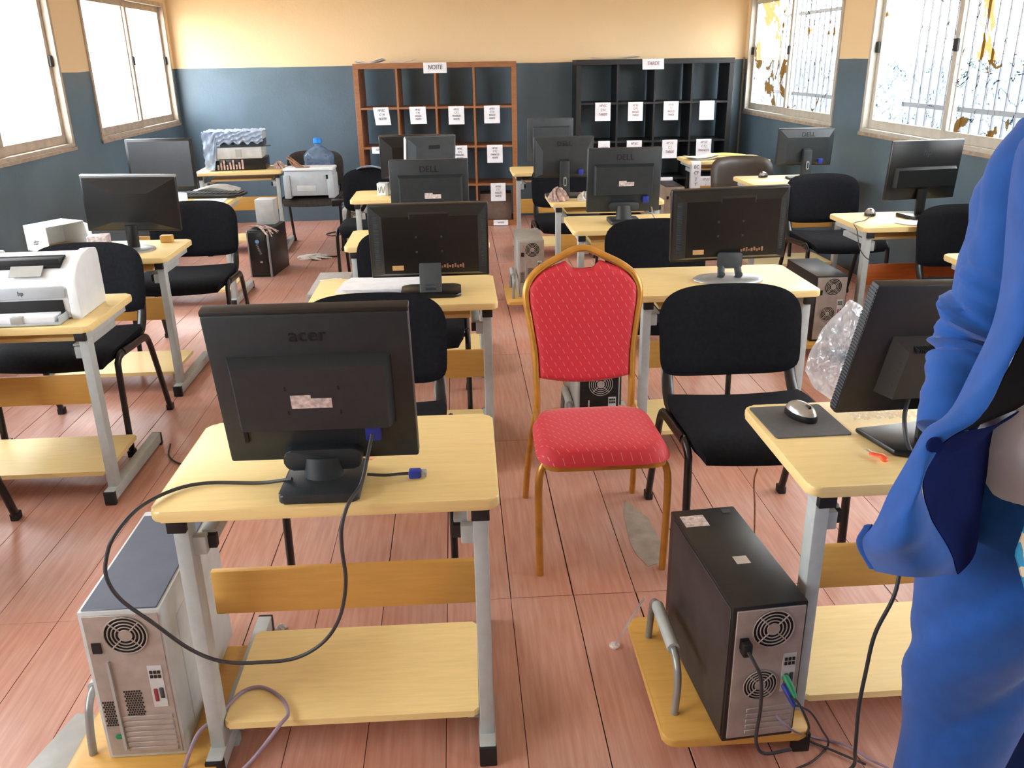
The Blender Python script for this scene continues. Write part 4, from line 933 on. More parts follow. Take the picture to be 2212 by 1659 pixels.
for nm, lab, ca, lo, sz, mm, rz in (
    ('black_box', 'small black box on the pile of cables beside the water bottle', 'box', (-0.99, 7.42, 0.462), (0.075, 0.05, 0.05), 'mon_black', 8),
    ('carton', 'white carton leaning on the left desk behind the laser printer', 'box', (-2.075, 4.55, TT + 0.001), (0.10, 0.085, 0.125), 'white_plastic', 0),
    ('tag_card', 'folded paper tag standing on the left keyboard desk', 'tag', (-1.865, 6.03, TT + 0.001), (0.03, 0.02, 0.06), 'paper', 10),
    ('small_white_box', 'small white box with ink strokes on the centre back desk', 'box', (-0.515, 6.13, TT + 0.001), (0.038, 0.035, 0.085), 'white_plastic', -8),
    ('small_carton', 'small printed carton in front of the silver-topped monitor', 'box', (-1.760, 4.30, TT + 0.001), (0.045, 0.04, 0.105), 'sticker', 6),
    ('orange_block', 'amber wooden block behind the silver-topped monitor', 'block', (-1.545, 4.63, TT + 0.001), (0.030, 0.02, 0.035), 'wood_dark', 0)):
    if nm == 'carton':
        c = empty('open_carton', lo, -30); tag(c, lab, ca)
        w_, d_, h_ = 0.085, 0.11, 0.125
        # lying box, open towards +x
        MB().box(-w_, w_, -d_, -d_ + 0.003, 0, h_).obj('panel', mm, c); MB().box(-w_, w_, d_ - 0.003, d_, 0, h_).obj('panel', mm, c)
        MB().box(-w_, w_, -d_, d_, h_, h_ + 0.003).obj('panel', mm, c); MB().box(-w_, w_, -d_, d_, 0, 0.003).obj('panel', mm, c); MB().box(-w_, -w_ + 0.003, -d_, d_, 0, h_).obj('panel', mm, c)
        MB().box(0, 0.09, -0.003, 0, 0.005, h_ - 0.005).obj('flap', mm, c, loc=(w_, d_, 0), rot=(0, 0, R(-18)))
        MB().box(-w_ + 0.004, w_ - 0.03, -d_ + 0.004, d_ - 0.004, 0.004, 0.008).obj('inner_pad', 'cardboard', c)
        q = MB()
        for k in range(6): q.box(-0.03 + 0.006 * k, -0.026 + 0.006 * k + 0.012, -d_ - 0.0006, -d_, 0.035 + 0.008 * (k % 3), 0.039 + 0.008 * (k % 3))
        q.obj('print', 'mon_slate', c)
    else:
        o = MB().box(-sz[0], sz[0], -sz[1], sz[1], 0, sz[2], 0.002, 1).obj(nm, mm, None, loc=lo, rot=(0, 0, R(rz))); tag(o, lab, ca)
        if nm == 'small_white_box':
            MB().tube(spline([(-0.03, -0.0358, 0.06), (-0.02, -0.0358, 0.02), (-0.008, -0.0358, 0.065), (0.004, -0.0358, 0.02), (0.018, -0.0358, 0.065)], 5), 0.0016, 5).obj('ink_stroke', 'mon_slate', o)
            MB().box(0.020, 0.0385, -0.0356, 0.035, 0.002, 0.083).obj('grey_side', 'case_grey', o)

# ================================================================== small things on the desks
def mouse(label, x, y, z, rz):
    r = empty('computer_mouse', (x, y, z), rz); tag(r, label, 'mouse', 'silver computer mice')
    MB().lathe([(1.0, 0.0), (1.02, 0.008), (0.98, 0.016)], 22, (0, 0, 0), 0.031, 0.054).obj('base', 'mon_black', r, ang=60)
    def f(u, v):
        a = 2 * math.pi * u; k = v * 0.99
        return (0.029 * math.cos(a) * (1 - k), 0.051 * math.sin(a) * (1 - k), 0.016 + 0.024 * (1 - (1 - k) ** 2) ** 0.6)
    MB().sheet(f, 22, 8).obj('shell', 'mouse_silver', r, ang=70)
    MB().box(-0.004, 0.004, 0.018, 0.034, 0.030, 0.040, 0.002).obj('wheel', 'rubber', r)
    return r
pd = MB().prism(rrect(-0.096, 0.096, -0.098, 0.098, 0.008), 0, 0.003).obj('mouse_pad', 'pad', None, loc=(0.848, 1.965, TT + 0.0005), rot=(0, 0, R(1.5)))
tag(pd, 'grey mouse pad on the front right desk', 'mouse pad')
MB().box(0.018, 0.052, 0.035, 0.088, 0.003, 0.0036).obj('sticker', 'sticker', pd)
mouse('silver and black mouse on the grey mouse pad', 0.862, 1.988, TT + 0.004, 195)
mouse('silver mouse at the edge of the orange-panelled desk', 2.375, 4.84, TT + 0.001, 160)
mouse('silver mouse on the desk before the shiny brown chair', 2.345, 6.58, TT + 0.001, 140)
og = empty('orange_wrapper', (0.943, 1.735, TT + 0.001), 12); tag(og, 'small orange and clear plastic scrap on the front right desk', 'scrap')
MB().tube(spline([(0, -0.03, 0.006), (0.006, -0.012, 0.011), (-0.003, 0.006, 0.008), (0.002, 0.02, 0.006)], 4), [0.004] + [0.009] * 3 + [0.008] * 8 + [0.004], 7, oval=0.5).obj('body', 'orange', og, ang=80)
MB().tube([(0.0, 0.018, 0.006), (-0.003, 0.032, 0.008), (-0.008, 0.040, 0.007)], [0.005, 0.006, 0.002], 6, oval=0.5).obj('clear_end', 'bag', og)
# clear plastic bag standing behind the front right monitor
bgo = [(0.996, 1.008), (1.035, 0.985), (1.065, 0.976), (1.055, 0.90), (1.040, 0.82), (1.02, 0.755), (0.980, 0.726), (0.935, 0.765), (0.896, 0.816), (0.912, 0.87), (0.928, 0.923), (0.962, 0.962)]
def bagf(sg):
    def f(u, v):
        n_ = len(bgo); t = u * n_; i = int(t) % n_; fr_ = t - int(t); a, b = Vector(bgo[i]), Vector(bgo[(i + 1) % n_]); p = a.lerp(b, fr_); c_ = Vector((0.985, 0.86)); q_ = c_.lerp(p, 1 - v)
        k = (1 - (1 - v) ** 3)
        return (q_.x + 0.004 * math.sin(v * 23 + u * 40), 2.155 + sg * 0.03 * k + 0.007 * math.sin(u * 44 + v * 9) * k + 0.005 * math.sin(u * 91 - v * 31) * k, q_.y + 0.004 * math.sin(v * 19 - u * 57) * k)
    return f
_bg = MB().sheet(bagf(-1), 72, 14).sheet(bagf(1), 72, 14).sheet(lambda u, v: (0.985 + u * 0.17, 2.02 + v * 0.09 , TT + 0.004 + 0.006 * abs(math.sin(u * 17 + v * 9))), 24, 10).obj('plastic_bag', 'bag', None, ang=25)
_bg.location.y = -0.075; tag(_bg, 'crumpled clear plastic bag behind the big brown-black monitor', 'bag')
# papers
pile('paper_sheets', 'white sheets spread before the wide black monitor', -0.325, 3.52, TT + 0.001, 0.34, 0.21, 4, 'paper', 0, 0.003)
pile('paper_sheets', 'white sheet lying on the left keyboard desk', -1.72, 6.06, TT + 0.001, 0.22, 0.16, 2, 'paper', 5, 0.003)
pile('paper_sheets', 'stack of grey paper on the tray of the desk left of the black bookcase', 0.75, 7.40, 0.650, 0.40, 0.24, 6, 'case_grey', 2, 0.008)
pile('paper_sheets', 'papers lying on the upper back desk beside the yellow folder', 2.22, 7.86, TT + 0.001, 0.26, 0.18, 4, 'paper_old', 8, 0.006, lift=0.03)
pile('yellow_folder', 'bent yellow folder on the back right desk', 2.46, 7.90, TT + 0.035, 0.36, 0.22, 2, 'yellow', -4, 0.004, 'folder', lift=-0.02)
pile('paper_sheets', 'white sheet leaning under the thin black monitor', 2.52, 4.58, TT + 0.001, 0.20, 0.12, 2, 'paper', 25, 0.003)
pile('paper_sheets', 'flat sheet under the silver-topped monitor', -1.86, 4.36, TT + 0.001, 0.22, 0.14, 2, 'paper', 2, 0.003)
pile('plastic_sheet', 'bluish plastic and papers draped over the back of the dark chair', -0.63, 6.80, 0.846, 0.24, 0.06, 2, 'wrap', 0, 0.006, 'plastic', lift=-0.05)
pile('salmon_sheet', 'small salmon sheet beneath the foremost monitor stand', -0.255, 1.885, TT + 0.001, 0.10, 0.06, 1, 'desk_pink', -6)
pile('paper_sheets', 'small papers on top of the low grey tower', -0.71, 4.70, 0.465, 0.10, 0.10, 2, 'paper_old', 20, 0.003)
pile('white_papers', 'white papers on the footrest shelf below the orange panel', 2.50, 4.70, 0.123, 0.40, 0.24, 4, 'paper', 2, 0.012)
st = empty('paper_strip', (2.115, 7.67, TT + 0.002), 0); tag(st, 'long white paper strip hanging from the corner of the back right desk', 'note')
MB().sheet(lambda u, v: ((u - .5) * 0.085 + 0.006 * v, (0.06 - 0.073 * min(1, v * 8)) - 0.006 * math.sin(v * 5), 0.001 if v < 0.12 else -(v - 0.12) * 0.27), 4, 20, 0.0008).obj('sheet', 'paper', st, ang=60)
for k, s_ in enumerate(('EC', 'CF', 'J', 'T')): text(s_, 0.04, 'ink', st, (0.005, -0.024, -0.045 - k * 0.05), (R(90), 0, 0), 'handwriting', 0.0004)
# keyboard on the left back desk
kb = empty('keyboard', (-1.715, 6.245, TT + 0.012), -6); tag(kb, 'black keyboard tilted on the left back desk before the grey screen', 'keyboard')
MB().box(-0.22, 0.22, -0.075, 0.075, 0, 0.018, 0.004).obj('case', 'mon_black', kb)
_km = None
for r_ in range(5):
    for k in range(14):
        if _km is None:
            ko = MB().box(0, 0.025, 0, 0.022, 0, 0.007, 0.002, 1).obj('key', 'rubber', kb); _km = ko.data
        else:
            ko = bpy.data.objects.new('key', _km); col.objects.link(ko); ko.parent = kb
        ko.location = (-0.205 + k * 0.0295, -0.062 + r_ * 0.026, 0.018)
rk = MB().sheet(lambda u, v: ((u - .5) * 0.30, (v - .5) * 0.16, 0.02 + 0.03 * math.sin(u * 3.1) + 0.012 * math.sin(v * 7)), 16, 8, 0.02).obj('cable_clutter', 'case_grey', None, loc=(-1.73, 6.395, TT + 0.005), rot=(0, 0, R(-6)))
tag(rk, 'grey plastic cover lying behind the black keyboard', 'cover')
# crumpled wrapping on the desk of the angular-backed monitor
def crumple(name, label, x, y, z, w, h, m, seed, cat):
    rnd = random.Random(seed); bm = MB(); pts = [(rnd.uniform(0, 99), rnd.uniform(0.6, 1.1)) for _ in range(12)]
    def f(u, v):
        a = 2 * math.pi * u; b = math.pi * v * 0.5; r_ = 1 + 0.22 * math.sin(7 * a + pts[0][0] + 5 * b) + 0.16 * math.sin(11 * a + 9 * b + pts[1][0])
        if u in (0, 1): r_ = 1 + 0.22 * math.sin(pts[0][0] + 5 * b) + 0.16 * math.sin(9 * b + pts[1][0])
        return (w * r_ * math.cos(a) * math.cos(b), w * 0.7 * r_ * math.sin(a) * math.cos(b), h * r_ * math.sin(b) if v > 0 else 0)
    return tag(bm.sheet(f, 40, 10).obj(name, m, None, loc=(x, y, z), ang=20), label, cat)
crumple('crumpled_wrapping', 'crumpled pale wrapping left of the angular-backed monitor stand', 0.655, 5.66, TT + 0.001, 0.055, 0.07, 'pink', 1, 'wrapping')
crumple('crumpled_wrapping', 'crumpled white wrapping right of the angular-backed monitor stand', 0.835, 5.66, TT + 0.001, 0.045, 0.045, 'paper_old', 2, 'wrapping')
crumple('cable_heap', 'heap of grey cables and adapters on the tower before the brown bookcase', -0.865, 7.36, 0.461, 0.085, 0.10, 'mon_slate', 3, 'cable')
crumple('cable_heap', 'small heap of odds and ends beside the wrapped printer', -1.575, 7.93, TT + 0.001, 0.042, 0.05, 'pink', 4, 'clutter')
crumple('paper_scrap', 'beige cloth scrap lying on the aisle floor in the back', -1.25, 7.52, 0.001, 0.14, 0.02, 'paper_old', 5, 'scrap')
crumple('paper_scrap', 'tiny white paper scrap on the floor behind the foremost shelf', -0.58, 2.205, 0.001, 0.014, 0.012, 'paper', 6, 'scrap')
o = MB().prism([(0.601, 2.906), (0.575, 2.80), (0.560, 2.60), (0.566, 2.52), (0.590, 2.44), (0.640, 2.46), (0.668, 2.60), (0.660, 2.757), (0.63, 2.84)], 0.0003, 0.0010).obj('bare_patch', 'cement', fl, label='grey bare cement showing through torn plank')

# ================================================================== cables
cable('power_cable', [(-0.385,1.71,0.748),(-0.464,1.738,0.728),(-0.578,1.749,0.728),(-0.645,1.72,0.729),(-0.694,1.645,0.729),(-0.724,1.58,0.705),(-0.745,1.57,0.662),(-0.748,1.555,0.62),(-0.727,1.55,0.568),(-0.676,1.56,0.5),(-0.617,1.58,0.413),(-0.554,1.585,0.372),(-0.474,1.585,0.364),(-0.393,1.585,0.371),(-0.329,1.585,0.411),(-0.288,1.58,0.479),(-0.268,1.575,0.567),(-0.269,1.575,0.646),(-0.265,1.575,0.701),(-0.252,1.600,0.738),(-0.228,1.64,0.762),(-0.216,1.665,0.80),(-0.206,1.695,0.838),(-0.203,1.700,0.852)], 0.0042, 'cable', 'long dark cable looping from the foremost monitor down below the desk and back')
vg = empty('video_adapter', (-0.205, 1.739, TT + 0.001), 0); tag(vg, 'short cable tail with a blue plug lying on the foremost desk', 'cable')
MB().tube(spline([(-0.02, 0.0, 0.014), (0.02, 0.0, 0.010), (0.05, 0.003, 0.010), (0.075, 0.002, 0.011)], 5), 0.0035, 7).obj('cord', 'cable', vg)
MB().box(0.072, 0.100, -0.011, 0.015, 0.002, 0.019, 0.004).obj('plug', 'blue_plug', vg); MB().box(0.100, 0.112, -0.008, 0.012, 0.005, 0.016, 0.001).obj('pin_shell', 'mon_silver', vg)
cable('network_cable', [(-0.700,1.615,0.02),(-0.695,1.618,0.047),(-0.663,1.655,0.115),(-0.625,1.698,0.126),(-0.588,1.777,0.126),(-0.54,1.793,0.126),(-0.486,1.751,0.126),(-0.456,1.690,0.130),(-0.468,1.648,0.132),(-0.522,1.600,0.086),(-0.567,1.58,0.05)], 0.0048, 'cable_violet', 'pale violet cable looped over the foremost footrest shelf')
cable('data_cable', [(0.712,1.53,0.235),(0.730,1.52,0.22),(0.760,1.52,0.155),(0.81,1.617,0.02),(0.864,1.588,0.008),(0.923,1.539,0.008)], 0.0030, 'cable', 'thin black cable running from the green plug to the floor', n=8)
cable('data_cable', [(0.718,1.53,0.212),(0.77,1.545,0.173),(0.815,1.56,0.10),(0.86,1.608,0.010),(0.808,1.563,0.008),(0.753,1.539,0.008)], 0.0026, 'cable', 'thin dark cable curling from the blue plug beside the black tower')
cable('data_cable', [(0.690,1.545,0.167),(0.73,1.535,0.13),(0.833,1.631,0.012),(0.904,1.6,0.009),(0.94,1.552,0.009),(0.971,1.522,0.009)], 0.0032, 'cable_violet', 'pale violet cable from the black tower across the floor')
cable('hanging_cable', [(0.935,1.545,0.62),(0.916,1.52,0.566),(0.899,1.50,0.509),(0.871,1.5,0.416),(0.864,1.5,0.317),(0.861,1.5,0.215),(0.868,1.5,0.10),(0.885,1.530,0.010),(0.802,1.493,0.008)], 0.0045, 'cable', 'dark cable hanging from under the blue jacket to the floor')
cable('mouse_cable', [(0.88,2.30,0.42),(0.885,2.33,0.36),(0.907,2.36,0.25),(0.95,2.45,0.06),(0.997,2.609,0.005)], 0.0028, 'tan', 'thin brown cable hanging below the black chair beside the red one')
cable('mouse_cable', [(2.355,4.79,0.726),(2.26,4.66,0.727),(2.165,4.58,0.728),(2.150,4.50,0.70),(2.15,4.45,0.62),(2.19,4.44,0.565),(2.24,4.45,0.545)], 0.0026, 'cable', 'thin mouse cable hanging off the orange-panelled desk')
cable('monitor_cable', [(1.045,1.815,0.845),(1.02,1.78,0.81),(1.015,1.75,0.768),(1.030,1.735,0.732),(1.060,1.70,0.727)], 0.0052, 'cable', 'thick black cable below the big brown-black monitor')
cable('floor_cable', [(-1.30,8.62,0.006),(-1.22,8.66,0.006),(-1.16,8.56,0.006),(-1.24,8.48,0.006),(-1.31,8.58,0.006),(-1.20,8.70,0.008),(-1.10,8.50,0.006),(-1.08,8.25,0.006)], 0.005, 'cable', 'dark cable coiled on the floor near the brown bookcase')
cable('floor_cable', [(-1.33,3.60,0.006),(-1.30,3.48,0.006),(-1.24,3.40,0.006),(-1.17,3.37,0.006)], 0.004, 'cable', 'short dark cable on the floor by the black chair leg at left')
cable('monitor_cable', [(1.085,4.80,0.81),(1.09,4.775,0.77),(1.105,4.765,0.738),(1.11,4.80,0.727)], 0.0035, 'cable_violet', 'grey cable dangling from the blue plug of the charcoal monitor')
ps = empty('wire_holder', (0.452, 1.985, 0.0), 0); tag(ps, 'broken pale plastic strip leaning on the tower guard rail', 'strip')
MB().tube([(0.012, -0.04, 0.225), (-0.02, -0.005, 0.12), (-0.045, 0.045, 0.012)], 0.006, 6, oval=0.35).obj('strip', 'bag', ps)
MB().lathe([(0.014, 0), (0.016, 0.006), (0.006, 0.012)], 10, (-0.047, 0.05, 0.0)).obj('knob', 'sticker', ps)
bs = MB().box(-0.10, 0.06, -0.30, 0.05, 0, 0.012, 0.003).obj('grey_board', 'case_grey', None, loc=(-0.965, 1.80, 0.001), rot=(0, 0, R(-14)))
tag(bs, 'thin grey board on the floor left of the slate-topped tower', 'board')

# ================================================================== the man in the blue suit
man = empty('person', (1.03, 1.25, 0), 0); tag(man, 'person in a bright blue suit with open jacket at the right edge, hand in pocket', 'person')
def wp_(p): return (p[0] - 1.03, p[1] - 1.25, p[2])
# body: one continuous skinned figure
V = [((0, 0, .93), .105), ((0, 0.0, 1.10), .098), ((0, 0.0, 1.28), .105), ((0, 0.01, 1.42), .085), ((0, 0.0, 1.50), .056), ((0, -0.01, 1.555), .056), ((0, -0.02, 1.62), .078), ((0, -0.02, 1.69), .085), ((0, -0.01, 1.755), .06),
     ((-.14, .0, 1.415), .050), ((-.178, -.008, 1.32), .036), ((-.190, .005, 1.20), .034), ((-.225, -.02, 1.115), .030), ((-.272, -.055, 1.035), .021),
     ((.14, .0, 1.415), .050), ((.215, .005, 1.28), .038), ((.235, .0, 1.12), .042), ((.235, -.03, .98), .036), ((.235, -.045, .89), .028),
     ((-.10, 0, .84), .092), ((-.105, 0, .50), .062), ((-.105, .02, .10), .042), ((-.105, -.02, .045), .040), ((-.11, -.14, .035), .034),
     ((.10, 0, .84), .092), ((.11, 0, .50), .062), ((.115, .02, .10), .042), ((.115, -.02, .045), .040), ((.12, -.14, .035), .034)]
E_ = [(0,1),(1,2),(2,3),(3,4),(4,5),(5,6),(6,7),(7,8),(3,9),(9,10),(10,11),(11,12),(12,13),(3,14),(14,15),(15,16),(16,17),(17,18),(0,19),(19,20),(20,21),(21,22),(22,23),(0,24),(24,25),(25,26),(26,27),(27,28)]
for wi, sx in ((13, -1), (18, 1)):      # five fingers on each hand
    bx0, by0, bz0 = V[wi][0]
    pi_ = len(V); V.append(((bx0, by0 - 0.01, bz0 - 0.045), .026)); E_.append((wi, pi_))
    for k, L_ in enumerate((.075, .085, .08, .062)):
        a = len(V); V.append(((bx0 + sx * 0.004, by0 - 0.034 + k * 0.018, bz0 - 0.085), .0095)); E_.append((pi_, a)); V.append(((bx0 - sx * 0.008, by0 - 0.036 + k * 0.018, bz0 - 0.085 - L_ * .55), .0085)); E_.append((a, a + 1)); V.append(((bx0 - sx * 0.022, by0 - 0.034 + k * 0.018, bz0 - 0.085 - L_), .0075)); E_.append((a + 1, a + 2))
    a = len(V); V.append(((bx0 - sx * 0.012, by0 - 0.045, bz0 - 0.05), .011)); E_.append((pi_, a)); V.append(((bx0 - sx * 0.018, by0 - 0.058, bz0 - 0.085), .009)); E_.append((a, a + 1))
me = bpy.data.meshes.new('body'); me.from_pydata([v[0] for v in V], E_, [])
body = bpy.data.objects.new('body', me); col.objects.link(body); body.parent = man
sk = body.modifiers.new('skin', 'SKIN'); sk.use_smooth_shade = True
for i, v in enumerate(V): me.skin_vertices[0].data[i].radius = (v[1], v[1])
me.skin_vertices[0].data[0].use_root = True
sb = body.modifiers.new('sub', 'SUBSURF'); sb.levels = 2; sb.render_levels = 2; me.materials.append(M['skin'])
# face and hair
MB().lathe([(0.004, 0), (0.013, 0.004), (0.010, 0.02), (0.004, 0.04)], 10, (0, -0.108, 1.605)).obj('nose', 'skin', man, ang=70)
for s in (-1, 1):
    MB().lathe([(0.004, -0.009), (0.010, -0.005), (0.011, 0.002), (0.004, 0.008)], 12, (s * 0.032, -0.098, 1.648)).obj('eye', 'shirt', man, ang=70)
    MB().lathe([(0.006, -0.022), (0.016, -0.01), (0.014, 0.015), (0.005, 0.026)], 10, (s * 0.088, -0.012, 1.635), 0.5, 1.0).obj('ear', 'skin', man, ang=70)
MB().tube([(-0.026, -0.092, 1.585), (0, -0.102, 1.583), (0.026, -0.092, 1.585)], 0.006, 8).obj('mouth', mat('lips', (110, 58, 52), 0.5), man)
MB().lathe([(0.088, 0), (0.093, 0.03), (0.085, 0.065), (0.055, 0.09), (0.01, 0.10)], 20, (0, 0.002, 1.675)).obj('hair', 'hair', man, ang=70)
def wr(p, a, f=1.0): return a * (math.sin(p[2] * 61 * f + p[0] * 23) + 0.6 * math.sin(p[2] * 103 * f - p[1] * 41))
# trousers: two tapering legs and a seat, creased
def leg_path(s):
    return [((s * 0.085, 0.01, 0.975), .105), ((s * 0.105, -0.003, 0.90), .140), ((s * 0.108, -0.01, 0.78), .138), ((s * 0.108, -0.01, 0.62), .120), ((s * 0.108, 0.0, 0.46), .103), ((s * 0.108, 0.01, 0.28), .092), ((s * 0.108, 0.01, 0.10), .088), ((s * 0.108, 0.0, 0.035), .090)]
tq = MB()
for s in (-1, 1):
    lp = leg_path(s); P_ = spline([p for p, _ in lp], 8); Rr = []
    for i in range(len(P_)):
        t_ = i / 8; k = min(int(t_), len(lp) - 2); fr_ = t_ - k; Rr.append(lp[k][1] * (1 - fr_) + lp[k + 1][1] * fr_)
    n_ = 60; rings = []
    for i, p in enumerate(P_):
        ring = []
        for j in range(n_):
            a = 2 * math.pi * j / n_
            crease = 0.010 * max(0, math.cos(a + math.pi / 2)) ** 8
            fz = max(0, min(1, (p.z - 0.30) / 0.3)); w_ = fz * (0.013 * math.sin(p.z * 13 + 2.0 * (a if a < math.pi else a - 2 * math.pi) * s + 0.6) ** 3 + 0.011 * math.sin(p.z * 21 - 3.0 * a + 1.0) ** 3) + 0.003 * math.sin(p.z * 16 + a * 2)
            r_ = Rr[i] + crease + w_
            ring.append(tq._v((p.x + r_ * math.cos(a), p.y + r_ * 0.98 * math.sin(a), p.z)))
        rings.append(ring)
    for A, B in zip(rings, rings[1:]):
        for j in range(n_): tq.bm.faces.new([A[j], A[(j + 1) % n_], B[(j + 1) % n_], B[j]])
    tq.bm.faces.new(rings[0]); tq.bm.faces.new(rings[-1][::-1])
tq.obj('trousers', 'suit', man, ang=75)
for s in (-1, 1):
    MB().prism(rrect(s * 0.108 - 0.045, s * 0.108 + 0.045, -0.20, 0.09, 0.04), 0, 0.055, bev=0.015, seg=3).obj('shoe', 'shoe', man)
# shirt
def torso(rx, ry, a0, a1, z0, z1, amp=0.0, off=0.0, belly=0.0):
    def f(u, v):
        a = R(a0 + (a1 - a0) * u); z = z1 + (z0 - z1) * v
        k = 1.0 + 0.10 * math.sin((z - 0.95) * 5.2) + belly * math.exp(-((z - 1.0) / 0.12) ** 2) - (0.42 * max(0, (z - 1.38) / 0.12) ** 2)
        w_ = amp * (math.sin(z * 40 + a * 3) + 0.5 * math.sin(z * 75 - a * 5))
        return ((rx * k + w_) * math.cos(a), (ry * k + w_) * math.sin(a) + off, z)
    return f
MB().sheet(torso(0.183, 0.152, 0, 360, 0.865, 1.505, 0.004, -0.020, 0.12), 60, 40).obj('shirt', 'shirt', man, ang=75)
# jacket shell around sides and back, inside coloured black for its shade
MB().sheet(torso(0.222, 0.165, -52, 178, 0.83, 1.48, 0.003), 40, 24, 0.006).obj('jacket_body', 'suit', man, ang=75)
MB().sheet(torso(0.212, 0.157, -54, 182, 0.86, 1.46, 0.002), 40, 20).obj('jacket_lining', 'lining_shaded', man, ang=75)
# open right front panel, swung outwards
JK = [[(0.800,1.15,1.500),(0.785,1.10,1.500),(0.800,1.06,1.500)],
      [(0.76,1.16,1.469),(0.746,1.10,1.476),(0.755,1.06,1.479)], [(0.778,1.16,1.294),(0.754,1.09,1.312),(0.762,1.06,1.319)], [(0.756,1.15,1.172),(0.743,1.09,1.20),(0.751,1.06,1.216)],
      [(0.711,1.13,1.10),(0.710,1.09,1.117),(0.722,1.07,1.118)], [(0.669,1.12,1.065),(0.666,1.09,1.072),(0.679,1.08,1.068)], [(0.628,1.10,0.989),(0.634,1.05,1.015),(0.650,1.06,1.024)],
      [(0.616,1.12,0.915),(0.615,1.03,0.96),(0.671,1.06,0.963)], [(0.618,1.14,0.87),(0.627,1.04,0.915),(0.709,1.06,0.906)], [(0.64,1.13,0.828),(0.66,1.05,0.871),(0.736,1.07,0.855)]]
cols = [spline([wp_(r_[k]) for r_ in JK], 6) for k in range(3)]
def panel(u, v):
    i = min(int(round(v * (len(cols[0]) - 1))), len(cols[0]) - 1)
    a, b, c_ = cols[0][i], cols[1][i], cols[2][i]
    t = u; p = a * ((1 - t) * (1 - 2 * t)) + b * (4 * t * (1 - t)) + c_ * (t * (2 * t - 1))
    return p + Vector((0, 0.003 * math.sin(v * 40 + u * 6), 0))
NV = len(cols[0]) - 1
jp = MB().sheet(panel, 12, NV, 0.004).obj('jacket_front', 'suit', man, ang=70)
def facing(v0, v1, m_, bow):
    def flap(u, v):
        i = min(int(round((v0 + v * (v1 - v0)) * NV)), NV); c_ = cols[2][i] + Vector((0.002, 0.004, 0))
        k_ = max(0.0, min(1.0, (c_.z - 1.05) / 0.16)); d = Vector((-0.185 + 0.085 * k_, -0.045 - 0.10 * k_, c_.z - 0.02 + 0.03 * (i / NV)))
        return c_.lerp(d, u) + Vector((0, bow * math.sin(u * math.pi), 0))
    return MB().sheet(flap, 10, 30, 0.002).obj('jacket_facing', m_, jp, ang=70)
facing(0.05, 0.50, 'lining_shaded', 0.0); facing(0.50, 1.0, 'lining', -0.018)  # upper facing coloured as the shade behind the open front
def curl(u, v):
    a = cols[0][NV - int(round(v * 12))]; return a + Vector((-0.012 * math.sin(u * 3.1) + 0.012 * u, 0.018 * u, 0.004 * math.cos(u * 3)))
MB().sheet(curl, 6, 12, 0.003).obj('hem_curl', 'suit', jp, ang=70)
MB().lathe([(0.011, -0.003), (0.013, 0.0), (0.011, 0.004), (0.004, 0.003)], 14).obj('button', 'lining', jp, loc=wp_((0.672, 1.082, 1.070)), rot=(R(80), R(-25), 0), ang=60)
# left front panel, mostly out of the picture
MB().sheet(torso(0.226, 0.192, -74, -30, 0.84, 1.47, 0.002, -0.012, 0.10), 14, 24, 0.005).obj('jacket_front', 'suit', man, ang=70)
for s in (-1, 1):    # turned-down shirt collar and dark pupils
    MB().sheet(lambda u, v: (s * (0.010 + 0.062 * u), -0.072 + 0.085 * u * u - 0.012 * v, 1.512 - 0.040 * v - 0.012 * (1 - u) * v), 8, 4, 0.003).obj('collar', 'shirt', man, ang=60)
    MB().lathe([(0.002, -0.005), (0.0055, -0.003), (0.0055, 0.003), (0.002, 0.005)], 10, (s * 0.032, -0.1065, 1.648)).obj('pupil', 'hair', man, ang=60)
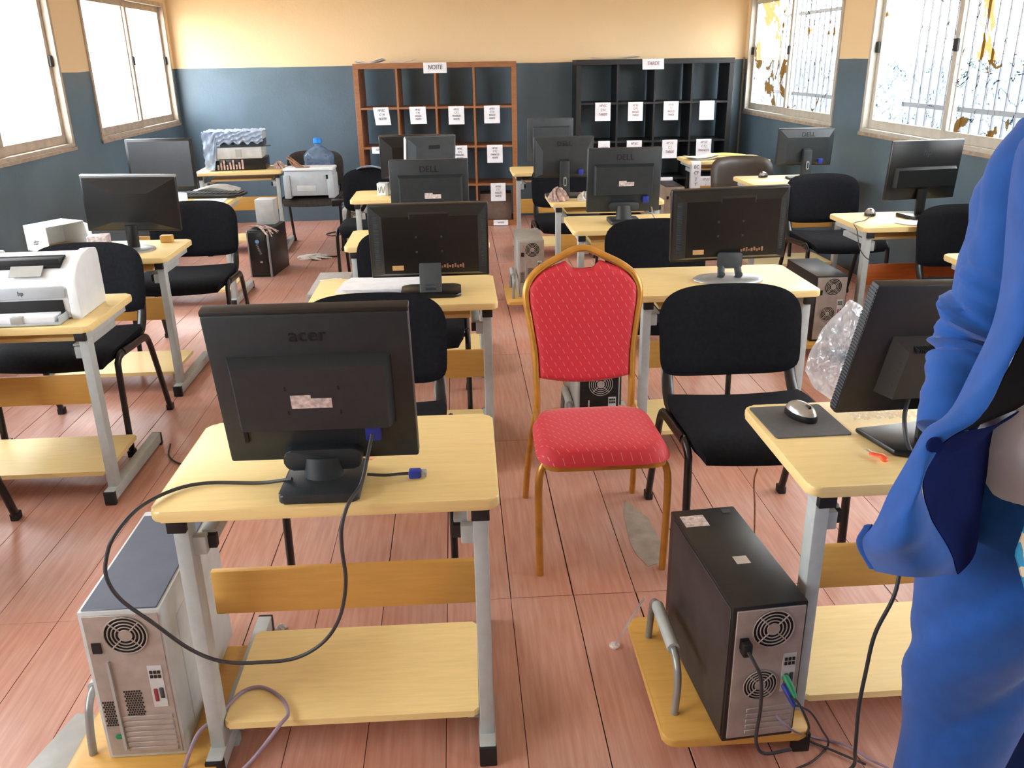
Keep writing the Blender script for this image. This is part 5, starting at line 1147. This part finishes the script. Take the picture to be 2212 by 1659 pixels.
# sleeves
SL = [((0.880,1.245,1.475),.062),((0.853,1.235,1.43),.068),((0.848,1.24,1.33),.066),((0.846,1.25,1.25),.066),((0.828,1.262,1.18),.069),((0.812,1.25,1.135),.062),((0.775,1.215,1.090),.052),((0.745,1.180,1.045),.040)]
def sleeve(pts, name, fold):
    P_ = spline([wp_(p) for p, _ in pts], 9); Rr = []
    for i in range(len(P_)):
        t_ = i / 9; k = min(int(t_), len(pts) - 2); fr_ = t_ - k; Rr.append(pts[k][1] * (1 - fr_) + pts[k + 1][1] * fr_)
    mb = MB(); n_ = 36; rings = []; N_ = len(P_)
    for i, p in enumerate(P_):
        t = (P_[min(i + 1, N_ - 1)] - P_[max(i - 1, 0)]).normalized(); a_ = Vector((0, 1, 0)); a_ = (a_ - t * a_.dot(t)).normalized(); b_ = t.cross(a_)
        s_ = i / (N_ - 1); f_ = math.exp(-((s_ - 0.58) / 0.22) ** 2) * fold
        ring = []
        for j in range(n_):
            w = 2 * math.pi * j / n_
            d = f_ * (0.0075 * math.sin(s_ * 52 + 1.2 * math.sin(w * 1 + 0.6) * 2) + 0.006 * math.sin(s_ * 90 + w * 2)) + 0.002 * math.sin(s_ * 30 + w * 3)
            ring.append(mb._v(p + (a_ * math.cos(w) + b_ * math.sin(w)) * (Rr[i] + d)))
        rings.append(ring)
    for A, B in zip(rings, rings[1:]):
        for j in range(n_): mb.bm.faces.new([A[j], A[(j + 1) % n_], B[(j + 1) % n_], B[j]])
    mb.bm.faces.new(rings[0]); mb.bm.faces.new(rings[-1][::-1])
    return mb.obj(name, 'suit', man, ang=75)
sleeve(SL, 'sleeve', 1.0)
sleeve([((1.18,1.25,1.475),.062),((1.215,1.245,1.42),.068),((1.245,1.255,1.30),.066),((1.262,1.26,1.18),.064),((1.266,1.24,1.08),.058),((1.266,1.215,0.96),.050),((1.266,1.205,0.925),.048)], 'sleeve', 0.4)
MB().tube([(-0.165, 0, 0.985), (-0.10, -0.125, 0.985), (0, -0.145, 0.985), (0.10, -0.125, 0.985), (0.165, 0, 0.985), (0.10, 0.12, 0.985), (-0.10, 0.12, 0.985)], 0.018, 8, closed=True, oval=0.35).obj('belt', 'shoe', man, ang=60)
cl = MB().sheet(lambda u, v: (0.800 + 0.14 * u + (0.045 * max(0, (v - 0.4) / 0.6) + 0.012 * max(0, (0.4 - v) / 0.4)) * (1 - u), 1.052 - 0.006 * math.sin(u * 9 + v * 4), 0.965 - 0.15 * v), 12, 14, 0.003).obj('patterned_cloth', 'print', None, ang=70)
tag(cl, 'blue and cream patterned cloth at the waist of the person in blue', 'cloth')
